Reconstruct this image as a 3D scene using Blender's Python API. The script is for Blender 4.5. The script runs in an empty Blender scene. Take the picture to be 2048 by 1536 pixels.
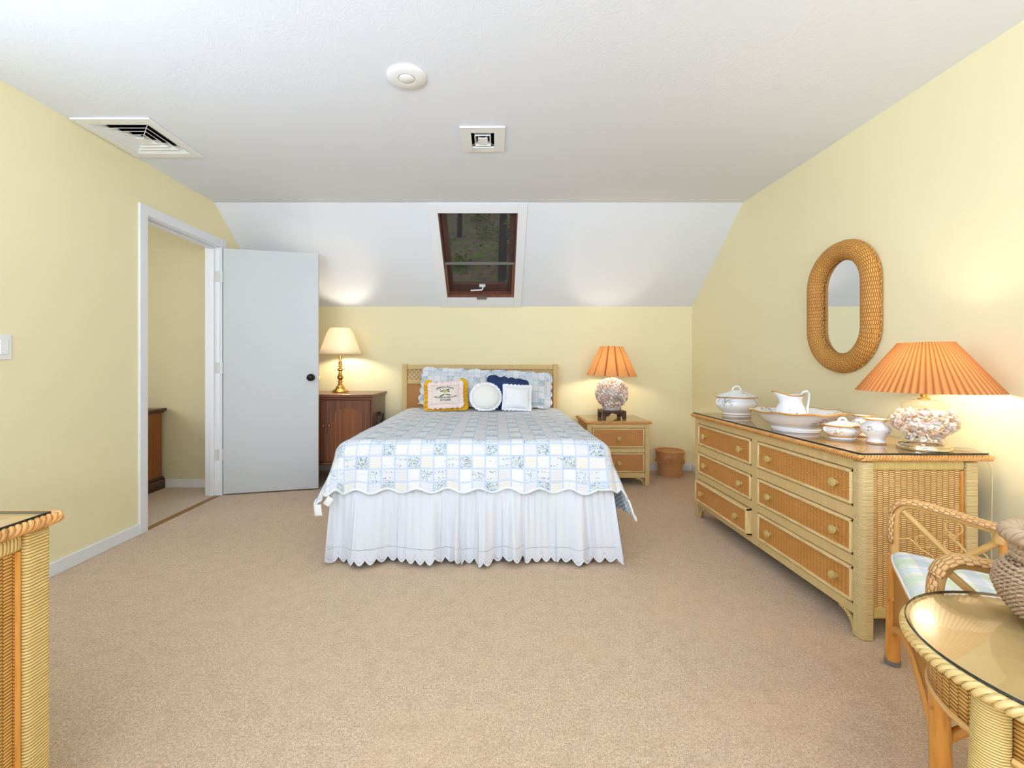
import bpy, bmesh, math, random
from mathutils import Vector, Matrix, noise
PI = math.pi
V = Vector
rnd = random.Random(7)
scene = bpy.context.scene
COL = scene.collection
sin, cos = math.sin, math.cos

# ------------------------------------------------------------------ helpers
def lin(c):
    c = c / 255.0
    return c / 12.92 if c <= 0.04045 else ((c + 0.055) / 1.055) ** 2.4
def C(r, g, b):
    return (lin(r), lin(g), lin(b), 1.0)

ORIGIN = {}

class MB:
    """collects shapes; build() links them as ONE mesh object"""
    def __init__(self):
        self.v = []; self.f = []; self.uv = []; self.m = []; self.s = []
    def face(self, idx, uvs, m=0, smooth=False):
        self.f.append(idx); self.uv.append(uvs); self.m.append(m); self.s.append(smooth)
    def quad(self, a, b, c, d, uvs=None, m=0):
        n = len(self.v); self.v += [V(a), V(b), V(c), V(d)]
        if uvs is None:
            A, B, D = V(a), V(b), V(d)
            lu, lv = (B - A).length, (D - A).length
            uvs = [(0, 0), (lu, 0), (lu, lv), (0, lv)]
        self.face([n, n+1, n+2, n+3], uvs, m)
    def hexa(self, P, axis=2, m=0, M=None, uvoff=(0, 0)):
        """8 corners: index bits x,y,z ; UV v runs along `axis`"""
        n = len(self.v)
        Q = [V(p) for p in P]
        self.v += [(M @ q if M else q) for q in Q]
        F = [((0, 4, 6, 2), 0), ((1, 3, 7, 5), 0), ((0, 1, 5, 4), 1), ((2, 6, 7, 3), 1), ((0, 2, 3, 1), 2), ((4, 5, 7, 6), 2)]
        for idx, nax in F:
            others = [a for a in (0, 1, 2) if a != nax]
            if axis in others:
                va = axis; ua = [a for a in others if a != axis][0]
            else:
                ua, va = others
            self.face([n+i for i in idx], [(Q[i][ua] + uvoff[0], Q[i][va] + uvoff[1]) for i in idx], m)
    def box(self, x0, x1, y0, y1, z0, z1, axis='z', m=0, M=None, uvoff=(0, 0)):
        P = [(x1 if i & 1 else x0, y1 if i & 2 else y0, z1 if i & 4 else z0) for i in range(8)]
        self.hexa(P, 'xyz'.index(axis), m, M, uvoff)
    def tube(self, path, r, seg=10, closed=False, caps=True, m=0, smooth=True, flat=1.0, up=None):
        path = [V(p) for p in path]
        N = len(path)
        T = []
        for i in range(N):
            if closed:
                t = path[(i+1) % N] - path[i-1]
            else:
                t = path[min(i+1, N-1)] - path[max(i-1, 0)]
            if t.length < 1e-9: t = V((0, 0, 1))
            T.append(t.normalized())
        ref = V(up) if up else (V((0, 0, 1)) if abs(T[0].z) < 0.9 else V((1, 0, 0)))
        nrm = (ref - T[0] * ref.dot(T[0])).normalized()
        n0 = len(self.v); L = [0.0]
        for i in range(N):
            if i:
                L.append(L[-1] + (path[i] - path[i-1]).length)
                if up:
                    nrm = (ref - T[i] * ref.dot(T[i])).normalized()
                else:
                    nrm = (nrm - T[i] * nrm.dot(T[i]))
                    nrm = nrm.normalized() if nrm.length > 1e-9 else V((1, 0, 0))
            bn = T[i].cross(nrm)
            rr = r(i / max(1, N-1)) if callable(r) else r
            for k in range(seg):
                a = 2 * PI * k / seg
                self.v.append(path[i] + bn * (rr * cos(a)) + nrm * (rr * flat * sin(a)))
        rav = r(0.5) if callable(r) else r
        segs = N if closed else N - 1
        if closed: L.append(L[-1] + (path[0] - path[-1]).length)
        for i in range(segs):
            j = (i + 1) % N
            for k in range(seg):
                k2 = (k + 1) % seg
                ua, ub = 2*PI*rav*k/seg, 2*PI*rav*(k+1)/seg
                self.face([n0+i*seg+k, n0+i*seg+k2, n0+j*seg+k2, n0+j*seg+k],
                          [(ua, L[i]), (ub, L[i]), (ub, L[i+1]), (ua, L[i+1])], m, smooth)
        if caps and not closed:
            self.face([n0+k for k in range(seg)][::-1], [(0, 0)]*seg, m)
            self.face([n0+(N-1)*seg+k for k in range(seg)], [(0, 0)]*seg, m)
    def lathe(self, prof, c=(0, 0, 0), seg=32, rf=None, sq=(1, 1), m=0, mfun=None, zf=None, capb=False, capt=False):
        c = V(c); n0 = len(self.v); L = [0.0]
        rm = max(p[0] for p in prof)
        for i, (r, z) in enumerate(prof):
            if i: L.append(L[-1] + math.hypot(r - prof[i-1][0], z - prof[i-1][1]))
            for k in range(seg):
                a = 2 * PI * k / seg
                rr = r * (rf(a, i / (len(prof)-1)) if rf else 1)
                zz = z + (zf(a, i / (len(prof)-1)) if zf else 0)
                self.v.append(c + V((rr * cos(a) * sq[0], rr * sin(a) * sq[1], zz)))
        for i in range(len(prof) - 1):
            for k in range(seg):
                k2 = (k+1) % seg
                self.face([n0+i*seg+k, n0+i*seg+k2, n0+(i+1)*seg+k2, n0+(i+1)*seg+k],
                          [(2*PI*rm*k/seg, L[i]), (2*PI*rm*(k+1)/seg, L[i]), (2*PI*rm*(k+1)/seg, L[i+1]), (2*PI*rm*k/seg, L[i+1])],
                          mfun(i) if mfun else m, True)
        if capb: self.face([n0+k for k in range(seg)][::-1], [(0, 0)]*seg, m)
        if capt: self.face([n0+(len(prof)-1)*seg+k for k in range(seg)], [(0, 0)]*seg, m)
    def grid(self, fn, nu, nv, m=0, smooth=True, flip=False, closeu=False):
        n0 = len(self.v); U = []
        for j in range(nv+1):
            for i in range(nu+1):
                p, uv = fn(i/nu, j/nv)
                self.v.append(V(p)); U.append(uv)
        w = nu+1
        for j in range(nv):
            for i in range(nu):
                q = [j*w+i, j*w+i+1, (j+1)*w+i+1, (j+1)*w+i]
                if flip: q = q[::-1]
                self.face([n0+k for k in q], [U[k] for k in q], m, smooth)
    def ell(self, c, rad, rot=None, seg=10, rings=6, m=0):
        c = V(c); n0 = len(self.v)
        for j in range(rings+1):
            ph = -PI/2 + PI*j/rings
            for k in range(seg):
                a = 2*PI*k/seg
                p = V((rad[0]*cos(ph)*cos(a), rad[1]*cos(ph)*sin(a), rad[2]*sin(ph)))
                if rot: p = rot @ p
                self.v.append(c + p)
        for j in range(rings):
            for k in range(seg):
                k2 = (k+1) % seg
                self.face([n0+j*seg+k, n0+j*seg+k2, n0+(j+1)*seg+k2, n0+(j+1)*seg+k],
                          [(k/seg*.05, j/rings*.05)]*4, m, True)
    def poly(self, pts, m=0):
        n = len(self.v); self.v += [V(p) for p in pts]
        self.face(list(range(n, n+len(pts))), [(p[0], p[1]) for p in pts], m)
    def prism(self, pts, off, m=0):
        """polygon extruded by vector off"""
        n = len(self.v); k = len(pts); off = V(off)
        self.v += [V(p) for p in pts] + [V(p) + off for p in pts]
        self.face(list(range(n, n+k))[::-1], [(p[0], p[1]) for p in pts][::-1], m)
        self.face(list(range(n+k, n+2*k)), [(p[0], p[1]) for p in pts], m)
        L = 0
        for i in range(k):
            j = (i+1) % k
            l = (V(pts[j]) - V(pts[i])).length
            self.face([n+i, n+j, n+k+j, n+k+i], [(L, 0), (L+l, 0), (L+l, off.length), (L, off.length)], m)
            L += l
    def build(self, name, mat, parent=None, bevel=0, bseg=2, solid=0, soloff=0, sub=0, angle=40, origin=None):
        o0 = ORIGIN.get(parent.name, V((0, 0, 0))) if parent else (V(origin) if origin else V((0, 0, 0)))
        me = bpy.data.meshes.new(name)
        me.from_pydata([tuple(v - o0) for v in self.v], [], self.f)
        uvl = me.uv_layers.new(name='UVMap')
        flat = []
        for u in self.uv:
            for a in u: flat += [a[0], a[1]]
        uvl.data.foreach_set('uv', flat)
        mats = mat if isinstance(mat, (list, tuple)) else [mat]
        for mm in mats: me.materials.append(mm)
        me.polygons.foreach_set('material_index', self.m)
        me.polygons.foreach_set('use_smooth', [bool(s) for s in self.s])
        me.validate(); me.update()
        o = bpy.data.objects.new(name, me); COL.objects.link(o)
        if any(self.s) and angle: me.set_sharp_from_angle(angle=math.radians(angle))
        if parent: o.parent = parent
        else: o.location = o0
        ORIGIN[o.name] = o0
        if bevel:
            b = o.modifiers.new('bevel', 'BEVEL'); b.width = bevel; b.segments = bseg; b.limit_method = 'ANGLE'; b.angle_limit = math.radians(40)
        if solid:
            s = o.modifiers.new('solid', 'SOLIDIFY'); s.thickness = solid; s.offset = soloff
            if len(mats) > 1: s.material_offset = 1; s.material_offset_rim = 0
        if sub:
            s = o.modifiers.new('sub', 'SUBSURF'); s.levels = sub; s.render_levels = sub
        return o

def tag(o, label=None, cat=None, group=None, kind=None):
    if label: o['label'] = label
    if cat: o['category'] = cat
    if group: o['group'] = group
    if kind: o['kind'] = kind
    return o
def thing(name, label, cat, loc, group=None):
    o = bpy.data.objects.new(name, None); COL.objects.link(o)
    o.location = loc; o.empty_display_size = .05
    ORIGIN[o.name] = V(loc)
    return tag(o, label, cat, group)
def struct(mb, name, mat, label=None, parent=None, **k):
    o = mb.build(name, mat, parent, **k)
    o['kind'] = 'structure'
    if label: o['label'] = label
    return o

# ------------------------------------------------------------------ materials
class NT:
    def __init__(self, name):
        self.mat = bpy.data.materials.new(name); self.mat.use_nodes = True
        self.t = self.mat.node_tree; self.N = self.t.nodes; self.L = self.t.links
        self.b = self.N['Principled BSDF']; self.out = self.N['Material Output']
    def n(self, typ, **kw):
        x = self.N.new('ShaderNode' + typ)
        for k, v in kw.items(): setattr(x, k, v)
        return x
    def put(self, sock, v):
        if isinstance(v, bpy.types.NodeSocket): self.L.new(v, sock)
        else: sock.default_value = v
    def m(self, op, a, b=None, c=None):
        x = self.n('Math', operation=op)
        self.put(x.inputs[0], a)
        if b is not None: self.put(x.inputs[1], b)
        if c is not None: self.put(x.inputs[2], c)
        return x.outputs[0]
    def sm(self, x, lo, hi):
        k = self.n('MapRange', interpolation_type='SMOOTHSTEP')
        self.put(k.inputs[0], x); self.put(k.inputs[1], lo); self.put(k.inputs[2], hi)
        return k.outputs[0]
    def mix(self, f, a, b, mode='MIX'):
        x = self.n('Mix', data_type='RGBA', blend_type=mode)
        self.put(x.inputs[0], f); self.put(x.inputs[6], a); self.put(x.inputs[7], b)
        return x.outputs[2]
    def uv(self):
        x = self.n('UVMap'); x.uv_map = 'UVMap'
        s = self.n('SeparateXYZ'); self.L.new(x.outputs[0], s.inputs[0])
        return x.outputs[0], s.outputs[0], s.outputs[1]
    def obj(self):
        return self.n('TexCoord').outputs['Object']
    def noise(self, vec, scale, detail=2, rough=.5, dist=0):
        x = self.n('TexNoise'); x.inputs['Scale'].default_value = scale
        x.inputs['Detail'].default_value = detail; x.inputs['Roughness'].default_value = rough
        x.inputs['Distortion'].default_value = dist
        if vec is not None: self.L.new(vec, x.inputs['Vector'])
        return x.outputs[0]
    def vor(self, vec, scale, feature='F1', rand=1.0):
        x = self.n('TexVoronoi', feature=feature); x.inputs['Scale'].default_value = scale
        x.inputs['Randomness'].default_value = rand
        if vec is not None: self.L.new(vec, x.inputs['Vector'])
        return x
    def vscale(self, vec, s):
        x = self.n('VectorMath', operation='MULTIPLY'); self.L.new(vec, x.inputs[0]); x.inputs[1].default_value = s
        return x.outputs[0]
    def bump(self, h, strength=.5, dist=.002):
        x = self.n('Bump'); x.inputs['Strength'].default_value = strength; x.inputs['Distance'].default_value = dist
        self.L.new(h, x.inputs['Height']); self.L.new(x.outputs[0], self.b.inputs['Normal'])
        return x.outputs[0]
    def base(self, c): self.put(self.b.inputs['Base Color'], c)
    def set(self, **k):
        for a, v in k.items(): self.b.inputs[a.replace('_', ' ')].default_value = v
        return self

def plain(name, col, rough=.6, metal=0, bump=0, bscale=60, spec=.5, coat=0):
    t = NT(name); t.base(col); t.set(Roughness=rough, Metallic=metal)
    t.b.inputs['Specular IOR Level'].default_value = spec
    if coat: t.b.inputs['Coat Weight'].default_value = coat; t.b.inputs['Coat Roughness'].default_value = .03
    if bump: t.bump(t.noise(t.obj(), bscale, 4), bump, .002)
    return t.mat

def wall_paint(name, col):
    t = NT(name); o = t.obj()
    f = t.noise(o, 1.3, 2)
    t.base(t.mix(t.m('MULTIPLY', f, .12), col, (col[0]*.93, col[1]*.93, col[2]*.9, 1)))
    t.set(Roughness=.75); t.bump(t.noise(o, 180, 3), .08, .001)
    return t.mat

def stomp_ceiling(name, col):
    t = NT(name); o = t.obj(); t.base(col); t.set(Roughness=.85)
    n1 = t.noise(o, 9, 5, .62, 1.6)
    ridge = t.m('ABSOLUTE', t.m('SUBTRACT', n1, .5))
    h = t.m('SUBTRACT', 1.0, t.sm(ridge, .0, .10))
    mask = t.sm(t.noise(o, 1.1, 2), .42, .62)
    t.bump(t.m('MULTIPLY', h, mask), .12, .003)
    return t.mat

def carpet(name, c1, c2, c3):
    t = NT(name); o = t.obj()
    fine = t.noise(o, 330, 3, .75)
    mid = t.noise(o, 110, 3, .7)
    big = t.noise(o, 1.6, 3, .55, .6)
    sp = t.sm(t.m('ADD', t.m('MULTIPLY', fine, .65), t.m('MULTIPLY', mid, .35)), .38, .62)
    c = t.mix(sp, c2, c1)
    c = t.mix(t.m('MULTIPLY', t.sm(big, .45, .7), .35), c, c3)
    c = t.mix(t.m('MULTIPLY', t.sm(t.noise(o, 17, 4, .75), .42, .68), .30), c, c2)
    t.base(c); t.set(Roughness=.95)
    t.b.inputs['Specular IOR Level'].default_value = .1
    t.b.inputs['Sheen Weight'].default_value = .15
    t.bump(t.m('ADD', t.m('MULTIPLY', fine, .7), mid), .5, .006)
    return t.mat

def wicker(name, light, dark, stake=.016, row=.0048, vary=.25, bump=.8, edge=(.12, .55)):
    t = NT(name); uvv, u, v = t.uv()
    wob = t.m('MULTIPLY', t.m('SUBTRACT', t.noise(uvv, 40, 2), .5), .002)
    uc = t.m('DIVIDE', u, stake); ci = t.m('FLOOR', uc); fu = t.m('FRACT', uc)
    rv = t.m('ADD', t.m('DIVIDE', t.m('ADD', v, wob), row), t.m('MULTIPLY', t.m('MODULO', t.m('ABSOLUTE', ci), 2.0), .5))
    ri = t.m('FLOOR', rv); rf = t.m('FRACT', rv)
    prof = t.m('MULTIPLY', t.m('MULTIPLY', rf, t.m('SUBTRACT', 1.0, rf)), 4.0)
    along = t.m('POWER', t.m('MULTIPLY', t.m('MULTIPLY', fu, t.m('SUBTRACT', 1.0, fu)), 4.0), .6)
    h = t.m('MULTIPLY', prof, t.m('MULTIPLY_ADD', along, .78, .22))
    k = t.sm(h, edge[0], edge[1])
    cv = t.n('CombineXYZ'); t.L.new(ri, cv.inputs[0]); t.put(cv.inputs[1], ci)
    rn = t.n('TexWhiteNoise', noise_dimensions='2D'); t.L.new(cv.outputs[0], rn.inputs[0])
    big = t.noise(uvv, 5, 3)
    dk2 = (light[0]*.72, light[1]*.62, light[2]*.5, 1)
    c = t.mix(t.m('MULTIPLY', rn.outputs[0], vary), light, dk2)
    c = t.mix(t.m('MULTIPLY', t.sm(big, .4, .7), .25), c, dk2)
    t.base(t.mix(k, dark, c)); t.set(Roughness=.5); t.b.inputs['Specular IOR Level'].default_value = .35
    t.bump(h, bump, .004)
    return t.mat

def wrap(name, light, dark, pitch=.0045, bump=.7):
    t = NT(name); uvv, u, v = t.uv()
    wob = t.m('MULTIPLY', t.m('SUBTRACT', t.noise(uvv, 25, 2), .5), .004)
    rv = t.m('DIVIDE', t.m('ADD', v, wob), pitch)
    rf = t.m('FRACT', rv)
    prof = t.m('MULTIPLY', t.m('MULTIPLY', rf, t.m('SUBTRACT', 1.0, rf)), 4.0)
    rn = t.n('TexWhiteNoise', noise_dimensions='1D'); t.put(rn.inputs['W'], t.m('FLOOR', rv))
    c = t.mix(t.m('MULTIPLY', rn.outputs[0], .3), light, (light[0]*.75, light[1]*.7, light[2]*.5, 1))
    t.base(t.mix(t.sm(prof, .05, .5), dark, c)); t.set(Roughness=.5)
    t.b.inputs['Specular IOR Level'].default_value = .35
    t.bump(prof, bump, .003)
    return t.mat

def rattan(name, light, dark):
    t = NT(name); uvv, u, v = t.uv()
    n1 = t.noise(t.vscale(uvv, (60, 8, 1)), 1, 4)
    n2 = t.noise(uvv, 14, 3)
    c = t.mix(t.sm(n1, .4, .7), light, (light[0]*.8, light[1]*.7, light[2]*.55, 1))
    t.base(t.mix(t.m('MULTIPLY', t.sm(n2, .62, .75), .7), c, dark)); t.set(Roughness=.38)
    t.bump(n1, .15, .002)
    return t.mat

def wood(name, c1, c2, scale=1.0, rough=.35, axis='v', coat=.3):
    t = NT(name); uvv, u, v = t.uv()
    s = (38*scale, 2.2*scale, 1) if axis == 'v' else (2.2*scale, 38*scale, 1)
    n1 = t.noise(t.vscale(uvv, s), 1, 5, .6, .6)
    n2 = t.noise(t.vscale(uvv, (s[0]*.2, s[1]*.4, 1)), 1, 2)
    f = t.m('ADD', t.m('MULTIPLY', t.sm(n1, .3, .7), .65), t.m('MULTIPLY', n2, .35))
    t.base(t.mix(f, c1, c2)); t.set(Roughness=rough)
    t.b.inputs['Coat Weight'].default_value = coat; t.b.inputs['Coat Roughness'].default_value = .15
    t.bump(n1, .08, .001)
    return t.mat

def fabric(name, col, bump=.2, scale=500, fold=.0, trans=0.0):
    t = NT(name); o = t.obj(); t.base(col); t.set(Roughness=.9)
    t.b.inputs['Specular IOR Level'].default_value = .15
    t.b.inputs['Sheen Weight'].default_value = .1
    h = t.noise(o, scale, 2)
    if fold: h = t.m('ADD', t.m('MULTIPLY', h, .2), t.m('MULTIPLY', t.noise(o, 14, 3), fold))
    t.bump(h, bump, .004)
    return t.mat

CELL = .0705
def quilt_mat(name, cell=CELL, shift=(0, 0), strength=1.0):
    t = NT(name); uvv, u, v = t.uv()
    pu = t.m('ADD', t.m('DIVIDE', u, cell), 40.0 + shift[0]); pv = t.m('ADD', t.m('DIVIDE', v, cell), 36.0 + shift[1])
    iu = t.m('FLOOR', pu); iv = t.m('FLOOR', pv); fu = t.m('FRACT', pu); fv = t.m('FRACT', pv)
    idx = t.m('ADD', t.m('MODULO', iu, 4.0), t.m('MULTIPLY', t.m('MODULO', iv, 3.0), 4.0))
    pos = t.m('DIVIDE', t.m('ADD', idx, .5), 12.0)
    # cell kinds: s sprigs, r two rows, t stripes, w white, c cream, d dots, b bouquet
    kinds = ['t', 'b', 'c', 'd'] + ['c', 'd', 'r', 'b'] + ['s', 'r', 't', 'w']
    def lut(d):
        r = t.n('ValToRGB'); cr = r.color_ramp; cr.interpolation = 'CONSTANT'
        for i, k in enumerate(kinds):
            e = cr.elements[0] if i == 0 else (cr.elements[1] if i == 1 else cr.elements.new(i/12))
            e.position = i/12
            x = d[k]; e.color = (x, x, x, 1) if not isinstance(x, tuple) else x
        t.L.new(pos, r.inputs[0]); return r.outputs[0]
    dens = lut(dict(s=.84, r=.88, t=0, w=.0, c=0, d=.46, b=1.0))
    stripe = lut(dict(s=0, r=0, t=1, w=0, c=.5, d=0, b=0))
    rowk = lut(dict(s=0, r=1, t=0, w=0, c=0, d=0, b=0))
    bg = lut(dict(s=C(216, 221, 229), r=C(220, 223, 227), t=C(219, 219, 224), w=C(227, 227, 229), c=C(225, 223, 215), d=C(227, 227, 228), b=C(214, 220, 223)))
    # small flowers
    nz = t.n('TexNoise'); nz.inputs['Scale'].default_value = 160; nz.inputs['Detail'].default_value = 2; t.L.new(uvv, nz.inputs['Vector'])
    wv = t.n('VectorMath', operation='MULTIPLY_ADD'); t.L.new(nz.outputs['Color'], wv.inputs[0]); wv.inputs[1].default_value = (.007, .007, 0); t.L.new(uvv, wv.inputs[2])
    vo = t.vor(wv.outputs[0], 135); d1 = vo.outputs['Distance']
    thr = t.m('MULTIPLY', dens, .54)
    band = t.m('ABSOLUTE', t.m('SINE', t.m('MULTIPLY', fv, PI*2)))
    thr = t.m('MULTIPLY', thr, t.m('SUBTRACT', 1.0, t.m('MULTIPLY', rowk, t.m('SUBTRACT', 1.0, t.sm(band, .55, .95)))))
    sep = t.n('SeparateColor'); t.L.new(vo.outputs['Color'], sep.inputs[0])
    pick = t.m('LESS_THAN', sep.outputs[0], t.m('MULTIPLY_ADD', dens, .75, .05))
    mask = t.m('MULTIPLY', t.m('MULTIPLY', t.m('LESS_THAN', d1, thr), pick), t.m('GREATER_THAN', dens, .1))
    fr = t.n('ValToRGB'); fr.color_ramp.interpolation = 'CONSTANT'
    cols = [C(120, 146, 184), C(180, 190, 146), C(108, 126, 160), C(164, 182, 210), C(148, 158, 114), C(212, 216, 208), C(102, 120, 152), C(170, 166, 160)]
    for i, cc in enumerate(cols):
        e = fr.color_ramp.elements[i] if i < 2 else fr.color_ramp.elements.new(i/8)
        e.position = i/8; e.color = cc
    t.L.new(sep.outputs[1], fr.inputs[0])
    bq = t.m('MULTIPLY', t.m('GREATER_THAN', dens, .9), t.sm(t.noise(uvv, 70, 2), .40, .55))
    c = t.mix(t.m('MULTIPLY', bq, .35), bg, C(160, 180, 196))
    st = t.m('MULTIPLY', stripe, t.sm(t.m('SINE', t.m('MULTIPLY', fv, PI*2*5)), .3, .9))
    c = t.mix(t.m('MULTIPLY', st, .55), c, C(206, 206, 214))
    c = t.mix(t.m('MULTIPLY', mask, .85*strength), c, fr.outputs[0])
    eu = t.m('MINIMUM', fu, t.m('SUBTRACT', 1.0, fu)); ev = t.m('MINIMUM', fv, t.m('SUBTRACT', 1.0, fv))
    ed = t.m('MINIMUM', eu, ev)
    lm = t.m('SUBTRACT', 1.0, t.sm(ed, .045, .08))
    c = t.mix(t.m('MULTIPLY', lm, .8*strength), c, C(186, 203, 227))
    t.base(c); t.set(Roughness=.85); t.b.inputs['Specular IOR Level'].default_value = .2
    qs = t.m('ABSOLUTE', t.m('SINE', t.m('MULTIPLY', pv, PI*2.0)))
    h = t.m('ADD', t.m('MULTIPLY', t.sm(ed, 0, .2), .6), t.m('ADD', t.m('MULTIPLY', qs, .35), t.m('MULTIPLY', t.noise(uvv, 30, 3), .8)))
    t.bump(h, .32, .005)
    return t.mat

def lining_mat(name):
    t = NT(name); uvv, u, v = t.uv()
    s = t.m('SINE', t.m('MULTIPLY', t.m('ADD', u, t.m('MULTIPLY', v, .55)), 2*PI/.021))
    t.base(t.mix(t.sm(s, -.25, .15), C(164, 186, 212), C(228, 233, 240))); t.set(Roughness=.9)
    return t.mat

def plaid_mat(name):
    t = NT(name); uvv, u, v = t.uv()
    def band(x, per, ph, lo, hi):
        return t.sm(t.m('SINE', t.m('MULTIPLY_ADD', x, 2*PI/per, ph)), lo, hi)
    ik = t.noise(t.vscale(uvv, (90, 12, 1)), 1, 3)
    c = C(236, 238, 236)
    c = t.mix(t.m('MULTIPLY', band(u, .15, .3, .1, .6), .5), c, C(178, 212, 172))
    c = t.mix(t.m('MULTIPLY', band(v, .15, 1.3, .1, .6), .5), c, C(186, 216, 182))
    c = t.mix(t.m('MULTIPLY', band(v, .15, 3.9, .3, .7), .6), c, C(176, 194, 222))
    c = t.mix(t.m('MULTIPLY', band(u, .15, 3.4, .4, .8), .5), c, C(196, 206, 230))
    c = t.mix(t.m('MULTIPLY', band(u, .075, 2, .97, .995), .7), c, C(222, 206, 170))
    c = t.mix(t.m('MULTIPLY', band(v, .075, 2, .97, .995), .7), c, C(222, 206, 170))
    c = t.mix(t.m('MULTIPLY', t.sm(ik, .45, .65), .45), c, C(240, 241, 240))
    t.base(c); t.set(Roughness=.8); t.bump(t.noise(uvv, 700, 2), .1, .002)
    return t.mat

def eyelet_mat(name):
    """white cotton; near the hem (small v) pierced eyelets"""
    t = NT(name); uvv, u, v = t.uv()
    t.base(C(216, 219, 227)); t.set(Roughness=.9); t.b.inputs['Specular IOR Level'].default_value = .15
    P = .052
    fu = t.m('SUBTRACT', t.m('MULTIPLY', t.m('FRACT', t.m('DIVIDE', u, P)), 2.0), 1.0)
    arc = t.m('MULTIPLY', t.m('COSINE', t.m('MULTIPLY', fu, PI/2)), .018)
    # dotted arcs: two rows
    def row(v0, amp, nd, rad):
        vv = t.m('SUBTRACT', v, t.m('MULTIPLY_ADD', arc, amp, v0))
        d = t.m('SUBTRACT', t.m('FRACT', t.m('MULTIPLY', t.m('DIVIDE', u, P), nd)), .5)
        du = t.m('MULTIPLY', d, P/nd)
        dist = t.m('SQRT', t.m('ADD', t.m('MULTIPLY', du, du), t.m('MULTIPLY', vv, vv)))
        return t.m('LESS_THAN', dist, rad)
    mk = t.m('MAXIMUM', row(.060, 1.0, 8.0, .0017), row(.030, -.9, 7.0, .0016))
    h = t.m('ADD', t.m('MULTIPLY', t.noise(uvv, 300, 2), .3), t.m('MULTIPLY', t.m('MULTIPLY', t.m('LESS_THAN', v, .095), t.sm(t.vor(uvv, 190).outputs['Distance'], .2, .5)), .8))
    t.bump(h, .35, .003)
    tr = t.n('BsdfTransparent'); mx = t.n('MixShader')
    t.L.new(mk, mx.inputs[0]); t.L.new(t.b.outputs[0], mx.inputs[1]); t.L.new(tr.outputs[0], mx.inputs[2])
    t.L.new(mx.outputs[0], t.out.inputs[0])
    return t.mat

def shade_mat(name, col, trans=.55, tcol=None, inner=None, pleats=None):
    t = NT(name); d = t.n('BsdfDiffuse'); tr = t.n('BsdfTranslucent'); mx = t.n('MixShader')
    uvv, u, v = t.uv()
    f = t.noise(t.vscale(uvv, (400, 20, 1)), 1, 2)
    c = t.mix(t.m('MULTIPLY', f, .25), col, (col[0]*.85, col[1]*.8, col[2]*.75, 1))
    if inner: c = t.mix(t.n('NewGeometry').outputs['Backfacing'], c, inner)     # white lining inside
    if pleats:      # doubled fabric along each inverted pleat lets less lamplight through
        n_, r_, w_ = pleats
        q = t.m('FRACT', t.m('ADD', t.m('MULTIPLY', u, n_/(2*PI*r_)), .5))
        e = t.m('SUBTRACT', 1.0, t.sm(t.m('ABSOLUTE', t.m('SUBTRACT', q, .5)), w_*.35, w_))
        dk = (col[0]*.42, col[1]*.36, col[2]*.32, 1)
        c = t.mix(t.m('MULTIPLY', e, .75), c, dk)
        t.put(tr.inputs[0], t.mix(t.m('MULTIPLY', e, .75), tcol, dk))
    else: t.put(tr.inputs[0], tcol or col)
    t.L.new(c, d.inputs[0])
    mx.inputs[0].default_value = trans
    t.L.new(d.outputs[0], mx.inputs[1]); t.L.new(tr.outputs[0], mx.inputs[2]); t.L.new(mx.outputs[0], t.out.inputs[0])
    return t.mat

def glass_mat(name, tint=(1, 1, 1, 1), rough=.0, ior=1.5, boost=1.0):
    t = NT(name); tr = t.n('BsdfTransparent'); g = t.n('BsdfGlossy'); mx = t.n('MixShader'); ge = t.n('NewGeometry')
    tr.inputs[0].default_value = tint; g.inputs['Roughness'].default_value = rough
    dp = t.n('VectorMath', operation='DOT_PRODUCT'); t.L.new(ge.outputs['Normal'], dp.inputs[0]); t.L.new(ge.outputs['Incoming'], dp.inputs[1])
    f0 = ((ior-1)/(ior+1))**2*boost
    f = t.m('MULTIPLY_ADD', t.m('POWER', t.m('SUBTRACT', 1.0, t.m('ABSOLUTE', dp.outputs['Value'])), 5.0), 1-f0, f0)
    f = t.m('MULTIPLY', f, t.m('SUBTRACT', 1.0, ge.outputs['Backfacing']))
    t.L.new(f, mx.inputs[0]); t.L.new(tr.outputs[0], mx.inputs[1]); t.L.new(g.outputs[0], mx.inputs[2])
    t.L.new(mx.outputs[0], t.out.inputs[0])
    return t.mat

def emis(name, col, s):
    t = NT(name); e = t.n('Emission'); e.inputs[0].default_value = col; e.inputs[1].default_value = s
    t.L.new(e.outputs[0], t.out.inputs[0]); return t.mat

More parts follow.
